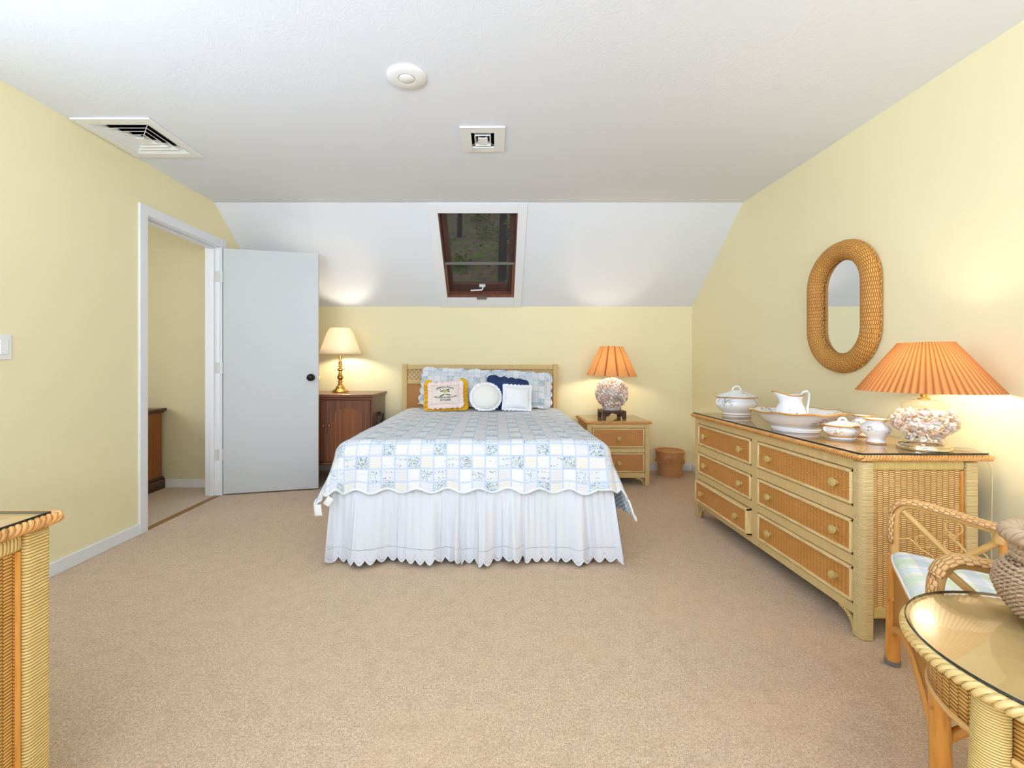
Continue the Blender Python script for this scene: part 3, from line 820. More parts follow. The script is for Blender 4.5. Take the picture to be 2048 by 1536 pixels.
# ------------------------------------------------------------------ wash set on the dresser
GOLD = plain('gilt_rim', C(206, 150, 66), .3, .4)
def lid_pot(name, label, cat, c, R, H, squash, spots, part_h):
    t = thing(name, label, cat, c, 'floral porcelain wash set')
    x, y, z = c
    mat = porcelain('porcelain_'+name, spots)
    rf = lambda a, q: 1+.018*cos(8*a)*q
    m = MB(); m.lathe([(0, .0), (.70*R, .0), (.72*R, .06*H), (.66*R, .12*H), (.82*R, .2*H), (.98*R, .34*H), (.99*R, .45*H), (.90*R, .54*H), (.88*R, .6*H), (.92*R, .63*H)], c, 40, rf, squash)
    m.build('body', mat, t)
    m = MB(); m.lathe([(.90*R, .615*H), (1.02*R, .63*H), (1.03*R, .65*H), (.95*R, .68*H), (.60*R, .78*H), (.30*R, .84*H), (.24*R, .86*H), (0, .865*H)], c, 40, rf, squash)
    lid = m.build('lid', mat, t)
    m = MB(); m.tube([V(c)+V((1.03*R*squash[0]*cos(a)*(1+.018*cos(8*a)), 1.03*R*squash[1]*sin(a)*(1+.018*cos(8*a)), .64*H)) for a in [2*PI*k/48 for k in range(48)]], .0035, 6, True); m.build('gilt_rim', GOLD, lid)
    m = MB(); m.tube([V(c)+V((.22*R*cos(a), .0, .85*H+.14*H*sin(a))) for a in [PI*k/10 for k in range(11)]], .0055, 8); m.build('lid_handle', mat, lid)
    m = MB(); m.tube([V(c)+V((.715*R*squash[0]*cos(a), .715*R*squash[1]*sin(a), .012)) for a in [2*PI*k/40 for k in range(40)]], .003, 6, True); m.build('foot_band', GOLD, t)
    for s in (-1, 1):
        m = MB(); m.tube([V(c)+V((s*R*squash[0]*(.93+.13*sin(a)), 0, .46*H+.10*H*cos(a))) for a in [PI*k/8 for k in range(9)]], .005, 7); m.build('side_handle', mat, t)
    return t
lid_pot('covered_pot', 'large lidded porcelain pot with loop finial at the far end of the dresser', 'pot', (1.61, 2.967, DT), .126, .200, (1, .82),
        [(-.09, -.06, .10, .05), (.03, -.07, .155, .045), (.10, -.05, .09, .04), (-.02, -.1, .17, .04)], 0)
lid_pot('soap_dish', 'small flat lidded porcelain dish beside the vases', 'dish', (1.622, 2.079, DT), .080, .096, (1, .78),
        [(-.05, -.04, .03, .035), (.03, -.05, .03, .035), (.0, -.04, .07, .035)], 0)
# basin
bs = thing('wash_basin', 'wide shallow porcelain wash basin with gilt rim on the dresser', 'basin', (1.578, 2.335, DT), 'floral porcelain wash set')
pm = porcelain('porcelain_basin', [(.02, -.16, .052, .06), (.17, -.02, .08, .05), (-.15, .05, .085, .05), (.05, .17, .085, .05), (-.05, .17, .085, .05)])
rfb = lambda a, q: 1+.02*cos(10*a)*max(0, q-.3)
m = MB(); m.lathe([(0, .004), (.100, .004), (.108, 0), (.112, .012), (.106, .020), (.132, .034), (.165, .060), (.186, .084), (.200, .094), (.214, .099), (.216, .103), (.200, .100), (.182, .090), (.158, .062), (.124, .036), (.09, .022), (0, .02)], (1.578, 2.335, DT), 60, rfb, zf=lambda a, q: .003*cos(10*a)*max(0, min(1, (q-.4)*4)) if q < .75 else 0)
m.build('bowl', pm, bs)
m = MB(); m.tube([V((1.578, 2.335, DT+.1015+.003*cos(10*a)))+V((.215*(1+.013*cos(10*a))*cos(a), .215*(1+.013*cos(10*a))*sin(a), 0)) for a in [2*PI*k/80 for k in range(80)]], .0042, 6, True); m.build('gilt_rim', GOLD, bs)
# pitcher standing in the basin
pt = thing('pitcher', 'porcelain pitcher with pointed spout standing in the wash basin', 'pitcher', (1.552, 2.335, DT+.0245), 'floral porcelain wash set')
px, py, pz = 1.552, 2.335, DT+.0245
pm = porcelain('porcelain_pitcher', [(-.03, -.06, .065, .04), (.04, -.05, .09, .03), (-.02, .03, .14, .04)])
def spout(a, q):
    k = max(0, (q-.72)/.28); return 1+k*.62*max(0, cos(a-PI))**6 - .0*k
def spz(a, q):
    k = max(0, (q-.72)/.28); return k*(.022*max(0, cos(a-PI))**5+.008*max(0, cos(a))**2)
m = MB(); m.lathe([(0, 0), (.052, 0), (.055, .008), (.052, .014), (.066, .04), (.072, .07), (.066, .095), (.054, .115), (.050, .128), (.052, .142), (.058, .158)], (px, py, pz), 40, spout, zf=spz)
m.build('body', pm, pt, solid=.003, soloff=-1)
m = MB()
m.tube([V((px, py, pz))+V((.058*spout(a, 1)*cos(a), .058*spout(a, 1)*sin(a), .158+spz(a, 1))) for a in [2*PI*k/48 for k in range(48)]], .0032, 6, True); m.build('gilt_rim', GOLD, pt)
m = MB(); m.tube([(px+.054, py, pz+.160), (px+.066, py, pz+.176), (px+.084, py, pz+.180), (px+.096, py, pz+.166), (px+.094, py, pz+.14), (px+.088, py, pz+.10), (px+.086, py, pz+.07), (px+.074, py, pz+.05), (px+.066, py, pz+.052)], .0062, 8); m.build('handle', pm, pt)
def vase(c, s, label):
    t = thing('vase', label, 'vase', c, 'floral porcelain wash set')
    mat = porcelain('porcelain_vase', [(.03*s, -.05*s, .05*s, .035), (-.05*s, -.03*s, .075*s, .03), (.055*s, .0, .04*s, .035)])
    w = s*.86; h = s*1.0
    m = MB(); m.lathe([(0, 0), (.040*w, 0), (.042*w, .006*h), (.036*w, .014*h), (.037*w, .024*h), (.052*w, .042*h), (.066*w, .062*h), (.064*w, .074*h), (.048*w, .088*h), (.041*w, .095*h), (.042*w, .099*h), (.051*w, .106*h)], c, 36, lambda a, q: 1+.012*cos(8*a)*q, capb=False)
    m.build('body', mat, t, solid=.003, soloff=-1)
    m = MB(); m.tube([V(c)+V((.051*w*cos(a), .051*w*sin(a), .106*h)) for a in [2*PI*k/36 for k in range(36)]], .003, 6, True); m.build('gilt_rim', GOLD, t)
    m = MB(); m.tube([V(c)+V((.0405*w*cos(a), .0405*w*sin(a), .0035)) for a in [2*PI*k/36 for k in range(36)]], .0022, 6, True); m.build('foot_band', GOLD, t)
vase((1.676, 1.958, DT), .98, 'front porcelain vase with pinched neck, nearest the glass lamp')
vase((1.776, 2.147, DT), .92, 'rear porcelain vase half hidden between the dish and the front vase')

# ------------------------------------------------------------------ lamps
BULB_W = emis('warm_bulb', (1.0, .74, .42, 1), 1.0)
def bulb(parent, c, r, strength, col=(1.0, .86, .66, 1)):
    m = MB(); m.ell(c, (r, r, r*1.25), None, 14, 10)
    return m.build('bulb', emis('lit_bulb', col, strength), parent)
def shell_piece(m, c, nrm, s, mi):
    q = V((0, 0, 1)).rotation_difference(nrm) if nrm.length else None
    R = q.to_matrix() @ Matrix.Rotation(rnd.uniform(0, 6.28), 3, 'Z') @ Matrix.Rotation(rnd.uniform(-.7, .7)+PI/2*rnd.choice((0, 1)), 3, 'X')
    k = rnd.random()
    if k < .4: m.ell(c, (s*.55, s*.45, s*.9), R, 8, 5, mi)
    elif k < .75:
        n0 = len(m.v); pr = [(0, -s), (.18*s, -.9*s), (.26*s, -.6*s), (.24*s, -.5*s), (.38*s, -.2*s), (.35*s, -.1*s), (.52*s, .25*s), (.48*s, .4*s), (.3*s, .65*s), (0, .75*s)]
        m.lathe(pr, (0, 0, 0), 8, m=mi)
        for i in range(n0, len(m.v)): m.v[i] = V(c) + R @ m.v[i]
    else: m.ell(c, (s*.8, s*.7, s*.3), R, 10, 4, mi)
SHELLS = [plain('shell_white', C(236, 228, 220), .45), plain('shell_pink', C(222, 188, 172), .45), plain('shell_grey', C(190, 180, 178), .45), plain('shell_tan', C(200, 164, 134), .45), plain('shell_cream', C(240, 236, 226), .4)]

# glass jar lamp on the dresser
LX, LY = 1.760, 1.826
lp = thing('table_lamp', 'glass jar lamp filled with seashells under an orange pleated shade on the dresser', 'lamp', (LX, LY, DT))
m = MB(); m.lathe([(0, 0), (.086, 0), (.088, .006), (.086, .012), (.080, .014), (.082, .018), (.078, .024), (.070, .027), (0, .027)], (LX, LY, DT), 40); m.build('base', M_CHROME, lp)
JP = [(.066, .028), (.070, .032), (.064, .040), (.060, .048), (.070, .060), (.098, .082), (.114, .104), (.112, .124), (.098, .142), (.078, .154), (.068, .160), (.068, .170)]
m = MB(); m.lathe(JP, (LX, LY, DT), 44); m.build('glass_jar', M_JAR, lp)
m = MB(); m.lathe([(.0, .1685), (.070, .1685), (.073, .176), (.070, .184), (.062, .190), (.050, .194), (.048, .199), (.03, .202), (0, .203)], (LX, LY, DT), 40); m.build('jar_lid', M_JAR, lp)
m = MB()
def jar_r(z):
    for (r0, z0), (r1, z1) in zip(JP, JP[1:]):
        if z0 <= z <= z1: return r0+(r1-r0)*(z-z0)/max(1e-6, z1-z0)
    return .06
for z in [.042, .053, .064, .076, .088, .100, .112, .124, .136, .147]:
    R = jar_r(z)-.014
    n = int(R*2*PI/.017)
    for k in range(n):
        a = 2*PI*k/n+rnd.uniform(0, .3)
        shell_piece(m, (LX+R*cos(a), LY+R*sin(a), DT+z+rnd.uniform(-.003, .003)), V((cos(a), sin(a), 0)), rnd.uniform(.011, .016), rnd.choice((0, 0, 4, 4, 1, 2, 3)))
for _ in range(70):
    a = rnd.uniform(0, 6.28); R = rnd.uniform(0, .066); shell_piece(m, (LX+R*cos(a), LY+R*sin(a), DT+.148+rnd.uniform(-.008, .008)), V((0, 0, 1)), .014, rnd.choice((0, 4, 1)))
o = m.build('seashells', SHELLS, lp); o['kind'] = 'stuff'
m = MB(); m.lathe([(.0, .203), (.020, .203), (.020, .208), (.011, .211), (.011, .228), (.015, .230), (.015, .262), (0, .262)], (LX, LY, DT), 20); m.build('brass_neck', M_BRASS, lp)
def pleated(m, c, r0, z0, r1, z1, n, amp, tilt=(0, 0)):
    seg = n*4
    def f(a, b):
        th = 2*PI*a; r = r0+(r1-r0)*b
        s = (th*n/(2*PI)) % 1.0; tri = abs(2*s-1)*2-1
        r += amp*tri*(r/r0)**.5
        z = z0+(z1-z0)*b
        return (c[0]+r*cos(th)+tilt[0]*(z-z0), c[1]+r*sin(th)+tilt[1]*(z-z0), z+tilt[0]*r*cos(th)*-1.0), (th*r0, (z-z0))
    m.grid(f, seg, 10, smooth=False)
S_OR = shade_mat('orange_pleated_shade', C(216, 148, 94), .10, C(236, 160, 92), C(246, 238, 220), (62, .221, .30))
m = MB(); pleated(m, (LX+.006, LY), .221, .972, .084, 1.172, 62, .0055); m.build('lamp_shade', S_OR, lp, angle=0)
m = MB()
for k in range(3):
    a = 2*PI*k/3+.5; m.tube([(LX+.006+.0*cos(a), LY, 1.165), (LX+.006+.082*cos(a), LY+.082*sin(a), 1.168)], .0016, 6)
m.tube([(LX, LY, DT+.262), (LX+.048, LY, DT+.30), (LX+.05, LY, 1.10), (LX+.006, LY, 1.165)], .0018, 6)
m.build('harp', M_BRASS, lp)
bulb(lp, (LX+.004, LY, 1.055), .03, 180)
m = MB(); m.tube([(LX+.083, LY+.01, DT+.005), (1.86, 1.822, DT+.006), (1.93, 1.800, DT+.005), (1.953, 1.775, .722), (1.966, 1.762, .67), (1.955, 1.75, .60), (1.947, 1.745, .5), (1.952, 1.75, .3), (1.962, 1.80, .03), (1.968, 1.95, .01)], .0025, 6)
m.build('power_cord', plain('cream_cord', C(206, 190, 150), .5), lp)

# brass lamp with white shade on the dark cabinet
CZ = .815
bx, by = -1.474, 4.24
bl = thing('table_lamp', 'turned brass lamp with white shade on the dark wooden cabinet', 'lamp', (bx, by, CZ))
m = MB(); m.lathe([(0, 0), (.076, 0), (.078, .008), (.070, .016), (.066, .020), (.045, .034), (.040, .044), (.041, .050), (.028, .060), (.018, .085), (.016, .094), (.026, .098), (.026, .104), (.014, .108), (.018, .118), (.028, .132), (.030, .142), (.026, .150), (.016, .172), (.015, .200), (.024, .206), (.033, .214), (.024, .224), (.012, .230), (.012, .240), (.026, .246), (.024, .252), (.016, .258), (.017, .284), (.022, .288), (.010, .292), (.010, .31), (.015, .312), (.015, .345), (0, .345)], (bx, by, CZ), 28)
m.build('base', M_BRASS, bl)
S_WH = shade_mat('white_shade', C(250, 242, 228), .62, C(254, 246, 230))
m = MB(); m.lathe([(.194, 1.176), (.176, 1.222), (.155, 1.280), (.135, 1.335), (.114, 1.390), (.098, 1.412), (.090, 1.424)], (bx, by, 0), 40); m.build('lamp_shade', S_WH, bl, solid=.002)
m = MB()
for k in range(3):
    a = 2*PI*k/3; m.tube([(bx, by, 1.416), (bx+.09*cos(a), by+.09*sin(a), 1.418)], .0015, 6)
m.tube([(bx, by, CZ+.345), (bx+.04, by, CZ+.40), (bx+.04, by, 1.36), (bx, by, 1.416)], .0018, 6)
m.build('harp', M_BRASS, bl)
bulb(bl, (bx-.004, by, 1.27), .03, 270)

# shell globe lamp on the nightstand
NZ = .577
sx, sy = 1.092, 4.17
sl = thing('table_lamp', 'globe lamp covered in seashells with a box pleated orange shade on the nightstand', 'lamp', (sx, sy, NZ))
m = MB(); hw = .108
m.box(sx-hw, sx+hw, sy-hw, sy+hw, NZ+.055, NZ+.076)
for a, b in ((-1, -1), (1, -1), (-1, 1), (1, 1)):
    m.hexa([(sx+a*(hw-.038*(0 if i & 1 else 1)) if i & 4 else sx+a*(hw-.030*(0 if i & 1 else 1)), sy+b*(hw-.038*(0 if i & 2 else 1)), NZ+(.055 if i & 4 else 0)) for i in range(8)])
for s in (-1, 1):
    for k in range(5):
        q = k/4*.5
        m.box(sx-hw+.03, sx-hw+.03+.05*(1-q), sy+s*hw*.92-.006, sy+s*hw*.92+.006, NZ+.055-.006*(k+1), NZ+.055-.006*k)
        m.box(sx+hw-.03-.05*(1-q), sx+hw-.03, sy+s*hw*.92-.006, sy+s*hw*.92+.006, NZ+.055-.006*(k+1), NZ+.055-.006*k)
m.build('stand', M_STAND, sl, bevel=.005)
gc = V((sx, sy, NZ+.232))
m = MB(); m.ell(gc, (.138, .138, .134), None, 24, 14, 2); m.lathe([(.078, .077), (.08, .085), (.075, .10), (.085, .115)], (sx, sy, NZ), 24, m=2)
n = 360
for i in range(n):
    zz = 1-2*(i+.5)/n; rr = math.sqrt(1-zz*zz); a = i*2.39996
    d = V((rr*cos(a), rr*sin(a), zz))
    shell_piece(m, gc+V((d.x*.142, d.y*.142, d.z*.138)), d, rnd.uniform(.015, .024), rnd.choice((0, 0, 4, 1, 1, 2, 3)))
for i in range(60):
    a = rnd.uniform(0, 6.28); shell_piece(m, (sx+.08*cos(a), sy+.08*sin(a), NZ+.09+rnd.uniform(0, .03)), V((cos(a), sin(a), 0)), .013, rnd.choice((0, 1, 2)))
q = V((-.0, -1, .25)).normalized()
m.ell(gc+V((.02, -.142, .035)), (.032, .008, .024), None, 12, 6, 1)
m.build('shell_globe', SHELLS, sl)
m = MB(); m.lathe([(0, .36), (.018, .36), (.018, .40), (0, .40)], (sx, sy, NZ), 16); m.build('socket', M_BRASS, sl)
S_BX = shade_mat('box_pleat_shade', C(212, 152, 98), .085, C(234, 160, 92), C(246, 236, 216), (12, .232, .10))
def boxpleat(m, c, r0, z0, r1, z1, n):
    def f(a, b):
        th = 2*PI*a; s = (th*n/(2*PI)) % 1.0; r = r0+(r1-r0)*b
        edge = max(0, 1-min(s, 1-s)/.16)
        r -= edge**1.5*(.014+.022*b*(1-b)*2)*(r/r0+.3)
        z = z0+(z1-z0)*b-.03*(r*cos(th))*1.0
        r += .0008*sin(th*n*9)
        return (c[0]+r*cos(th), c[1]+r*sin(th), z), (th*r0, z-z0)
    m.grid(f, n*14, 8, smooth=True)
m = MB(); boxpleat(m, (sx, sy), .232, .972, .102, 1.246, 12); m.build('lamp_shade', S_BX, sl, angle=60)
m = MB()
for k in range(3):
    a = 2*PI*k/3+.4; m.tube([(sx, sy, 1.238), (sx+.094*cos(a), sy+.094*sin(a), 1.238)], .0015, 6)
m.tube([(sx, sy, NZ+.40), (sx+.045, sy, NZ+.44), (sx+.045, sy, 1.18), (sx, sy, 1.238)], .0018, 6)
m.build('harp', M_BRASS, sl)
bulb(sl, (sx, sy, 1.075), .03, 190)

# ------------------------------------------------------------------ nightstand
ns = thing('nightstand', 'two drawer wicker nightstand right of the bed under the shell lamp', 'nightstand', (1.098, 4.2, 0))
nx0, nx1, ny0, ny1 = .823, 1.375, 3.955, 4.43
for (a, b) in ((nx0, ny0), (nx1-.04, ny0), (nx0, ny1-.04), (nx1-.04, ny1-.04)):
    m = MB(); m.box(a, a+.04, b, b+.04, 0, .55); m.build('corner_post', M_WRAPF, ns, bevel=.004)
m = MB(); m.box(nx0+.012, nx1-.012, ny0+.026, ny1-.006, .07, .545); m.build('carcass', M_STAND, ns)
for x in (nx0+.006, nx1-.018):
    m = MB(); m.box(x, x+.012, ny0+.04, ny1-.04, .09, .55, 'z'); m.build('side_panel', M_WICKB, ns)
m = MB()
for (z0, z1) in ((.512, .55), (.292, .334), (.068, .115)): m.box(nx0+.04, nx1-.04, ny0+.004, ny0+.03, z0, z1, 'x')
m.build('front_rail', M_WRAPF, ns, bevel=.004)
for (z0, z1) in ((.334, .512), (.115, .292)):
    m = MB(); m.box(nx0+.043, nx1-.043, ny0+.006, ny0+.03, z0+.003, z1-.003, 'z'); d = m.build('drawer', M_WICKB, ns)
    m = MB(); a, b = nx0+.05, nx1-.05; bead_frame(m, [(a, ny0+.005, z0+.01), (b, ny0+.005, z0+.01), (b, ny0+.005, z1-.01), (a, ny0+.005, z1-.01)], .0065); m.build('drawer_frame', M_BEAD, d)
    knob(d, ((nx0+nx1)/2, ny0+.006, (z0+z1)/2), (0, -1, 0), .02)
for x, s in ((nx0+.048, 1), (nx1-.048, -1)):
    m = MB(); m.tube([(x+s*.07*(1-cos(k*PI/16)), ny0+.016, .003+.062*sin(k*PI/16)) for k in range(9)], .0085, 8); m.build('foot_bracket', M_WRAPG, ns)
m = MB(); m.box(nx0-.006, nx1+.006, ny0-.004, ny1+.01, .549, .5695, 'x'); m.build('top_board', M_TOP, ns)
m = MB(); braid(m, [(nx0-.008, ny1+.008, .560), (nx0-.008, ny0-.008, .560), (nx1+.008, ny0-.008, .560), (nx1+.008, ny1+.008, .560)], .0048, .0072, .036); m.build('braided_edge', M_BRAID, ns)
m = MB(); m.box(nx0-.001, nx1+.001, ny0, ny1+.006, .570, .5765); m.build('glass_top', M_GLASS, ns)

# ------------------------------------------------------------------ wastebasket
wb = thing('wastebasket', 'small terracotta coloured wicker wastebasket on the carpet by the nightstand', 'basket', (1.70, 4.325, 0))
wx, wy = 1.70, 4.325
m = MB(); m.lathe([(0, .006), (.100, .004), (.104, 0), (.110, .06), (.118, .13), (.126, .20), (.132, .240), (.130, .244), (.124, .236), (.116, .18), (.106, .08), (.098, .014), (0, .012)], (wx, wy, 0), 48, lambda a, q: 1+.006*cos(24*a)); m.build('body', M_WICKT, wb)
m = MB(); braid(m, [(wx+.131*cos(a), wy+.131*sin(a), .242) for a in [2*PI*k/40 for k in range(40)]], .0045, .0045, .03, 3, True); m.build('rim', M_WICKT, wb)
m = MB()
for k in range(6):
    a0 = -PI/2+.5+2*PI*k/6
    pts = []
    for j in range(11):
        a = a0+2*PI/6*j/10; z = .165-.035*sin(PI*j/10); r = .106+.022*z/.2+.008
        pts.append((wx+r*cos(a), wy+r*sin(a), z))
    m.tube(pts, .006, 6)
for rr in (.042, .026):
    pts = []
    for j in range(24):
        t = 2*PI*j/24; a = -PI/2-.35+rr*cos(t)/.125; z = .165+rr*sin(t); r = .106+.022*z/.2+.010
        pts.append((wx+r*cos(a), wy+r*sin(a), z))
    m.tube(pts, .0065, 6, True)
for k in range(5):
    t = 2*PI*k/5; a = -PI/2-.35+.014*cos(t)/.125; z = .165+.014*sin(t); m.ell((wx+.135*cos(a), wy+.135*sin(a), z), (.007, .007, .007), None, 6, 4)
m.build('garland', M_WICKT, wb)

# ------------------------------------------------------------------ dark cabinet left of the bed
cb = thing('cabinet', 'dark walnut two door cabinet left of the bed behind the open door', 'cabinet', (-1.485, 4.18, 0))
cx0, cx1, cy0, cy1 = -1.885, -1.09, 3.925, 4.42
m = MB(); m.box(cx0, cx1, cy0+.015, cy1, .20, .765); m.build('body', M_DARKW, cb, bevel=.003)
m = MB(); m.box(cx0-.018, cx1+.018, cy0-.02, cy1+.012, .788, .815, 'x'); m.build('top_board', M_DARKW, cb, bevel=.006)
m = MB(); m.box(cx0-.006, cx1+.006, cy0-.004, cy1, .765, .788, 'x'); m.build('top_moulding', M_DARKW, cb, bevel=.006)
m = MB(); m.box(cx0-.008, cx1+.008, cy0-.008, cy1, .19, .215, 'x'); m.build('base_moulding', M_DARKW, cb, bevel=.006)
m = MB(); m.box(-1.490, -1.484, cy0+.010, cy0+.016, .22, .765); m.build('inlay_strip', M_INLAY, cb)
for (a, b, kx) in ((cx0+.012, -1.491, -1.512), (-1.483, cx1-.012, -1.462)):
    m = MB(); m.box(a, b, cy0, cy0+.015, .222, .760, 'z'); d = m.build('door', M_DARKW, cb, bevel=.002)
    m = MB(); w_ = b-a
    pts = [(a+.07, cy0-.001, .27), (b-.07, cy0-.001, .27)]+[(b-.07-(w_-.14)*k/12, cy0-.001, .66+.035*sin(PI*k/12)-.0) for k in range(13)]
    m.prism(pts, (0, -.002, 0)); m.build('burl_panel', M_DARKW2, d)
    axis = (0, -1, 0); knob(d, (kx, cy0, .537), axis, .011, mat=plain('copper_knob', C(150, 92, 62), .3, .8))
for x in (cx0+.03, cx1-.03):
    for y in (cy0+.03, cy1-.03):
        m = MB(); m.lathe([(0, 0), (.016, 0), (.026, .03), (.028, .06), (.016, .09), (.022, .12), (.03, .15), (.03, .192), (0, .192)], (x, y, 0), 14); m.build('leg', M_DARKW, cb)
m = MB(); m.tube([(cx1+.004, 4.06, .50), (cx1+.014, 4.06, .60), (cx1+.02, 4.07, .615), (cx1+.02, 4.27, .615), (cx1+.014, 4.28, .60), (cx1+.004, 4.28, .50)], .006, 8); m.box(cx1, cx1+.024, 4.16, 4.18, .60, .635); m.build('side_handle', M_BRONZE, cb)

# ------------------------------------------------------------------ bed
BX0, BX1 = -.888, .640
BCX = (BX0+BX1)/2
bed = thing('bed', 'queen bed with a wicker and lattice headboard against the knee wall', 'bed', (BCX, 3.4, 0))
FOOT = 2.44
m = MB(); m.box(BX0+.01, BX1-.01, FOOT+.02, 4.37, .16, .40); m.build('box_spring', M_WHITEF, bed, bevel=.03, bseg=3)
m = MB(); m.box(BX0+.005, BX1-.005, FOOT+.012, 4.37, .402, .635); m.build('mattress', M_WHITEF, bed, bevel=.06, bseg=4)
m = MB()
for x in (BX0+.06, BX1-.1):
    for y in (FOOT+.1, 3.4, 4.25): m.box(x, x+.04, y, y+.04, 0, .16)
m.box(BX0+.04, BX1-.04, FOOT+.06, 4.34, .13, .16); m.build('bed_frame', M_STEEL, bed)
hb = thing('headboard', None, None, (BCX, 4.41, 0)); hb.parent = bed; hb.location = V((BCX, 4.41, 0)) - V((BCX, 3.4, 0)); ORIGIN[hb.name] = V((BCX, 4.41, 0))
hx0, hx1, hy = -.913, .618, 4.405
for x in (hx0, hx1-.045):
    m = MB(); m.box(x, x+.045, hy-.02, hy+.03, 0, 1.082); m.build('post', M_WRAPF, hb, bevel=.005)
m = MB(); m.box(hx0+.045, hx1-.045, hy-.014, hy+.024, 1.030, 1.075, 'x'); m.build('top_rail', M_WRAPF, hb, bevel=.006)
m = MB(); m.box(hx0+.045, hx1-.045, hy-.014, hy+.024, .885, .925, 'x'); m.build('middle_rail', M_WRAPF, hb, bevel=.006)
m = MB(); m.box(hx0+.045, hx1-.045, hy-.002, hy+.014, .40, .885, 'z'); m.build('cane_panel', M_WICKB, hb)
m = MB(); P = .042; za, zb = .925, 1.030; xx = hx0+.045
for s in (1, -1):
    k = -4
    while k*P < (hx1-hx0):
        for o_ in (0,):
            x0 = xx+k*P+o_; pts = []
            dz = zb-za; dx = dz*.9
            a, b = (x0, za), (x0+dx, zb)
            if s < 0: a, b = (x0, zb), (x0+dx, za)
            lo, hi = hx0+.045, hx1-.045
            if b[0] <= lo or a[0] >= hi: continue
            def clip(p, q, X):
                t = (X-p[0])/(q[0]-p[0]); return (X, p[1]+(q[1]-p[1])*t)
            if a[0] < lo: a = clip(a, b, lo)
            if b[0] > hi: b = clip(a, b, hi)
            m.tube([(a[0], hy+.004*s, a[1]), (b[0], hy+.004*s, b[1])], .0026, 6)
        k += 1
m.build('lattice', M_RATT, hb)

# bed skirt
SK = thing('bed_skirt', 'white gathered cotton bed skirt with scalloped eyelet hem under the quilt', 'bed skirt', (BCX, 3.4, 0))
yb, xl, xr, yf = 4.34, BX0-.004, BX1+.004, FOOT-.008
segs = [((xl, yb), (xl, yf), (-1, 0)), ((xl, yf), (xr, yf), (0, -1)), ((xr, yf), (xr, yb), (1, 0))]
def skirt(seg, ph, n, corner=(0, 0), k=1.0):
    (x0, y0), (x1, y1), nr = seg; L = math.hypot(x1-x0, y1-y0)
    def f(a, b):
        s = a*L; d = 1-b        # b 0 bottom, 1 top
        fold = .5+.5*sin(s*30+ph+2.2*sin(s*7.3+ph)+.8*sin(s*19))
        fold = fold**1.8
        cs_ = [-.1, .13, .36, .60, .71, .80, .93, 1.05, 1.22, 1.40, 1.62, 1.85, 2.1]
        for q0, q1 in zip(cs_, cs_[1:]):
            if q0 <= s < q1:
                w_ = (s-q0)/(q1-q0); pl = .016*(1-w_)**1.5 if w_ > .03 else .016*w_/.03
                hemz = .010*sin(q0*23)
        fine = .004*sin(s*150+2*sin(s*17))
        out = k*d**.8*(.016+.060*fold+pl*1.7) + fine*(1-d*.7)
        e = min(s, L-s); out2 = 0
        x = x0+(x1-x0)*a+nr[0]*out; y = y0+(y1-y0)*a+nr[1]*out
        # flare at the corners
        tx, ty = (x1-x0)/L, (y1-y0)/L
        ca = max(0, 1-s/.25)*corner[0]; cb_ = max(0, 1-(L-s)/.25)*corner[1]
        x += tx*(-ca*d+cb_*d)*.035; y += ty*(-ca*d+cb_*d)*.035
        hem = .012+.018*abs(sin(PI*s/.040))*0
        sc = .026*(1-abs(sin(PI*s/.052)))
        z = .400*b + (1-b)*(.014+sc+.006*sin(s*7+ph)+max(-.006, hemz))
        return (x, y, z), (s, (b*.39)+0*sc)
    m = MB(); m.grid(f, n, 16); return m
skirt(segs[1], 0.7, 620, (.3, 1.2)).build('foot_panel', M_EYELET, SK, angle=0)
skirt(segs[0], 2.0, 420, (0, .8), .35).build('side_panel', M_EYELET, SK, angle=0)
skirt(segs[2], 4.0, 420, (.8, 0), .7).build('side_panel', M_EYELET, SK, angle=0)

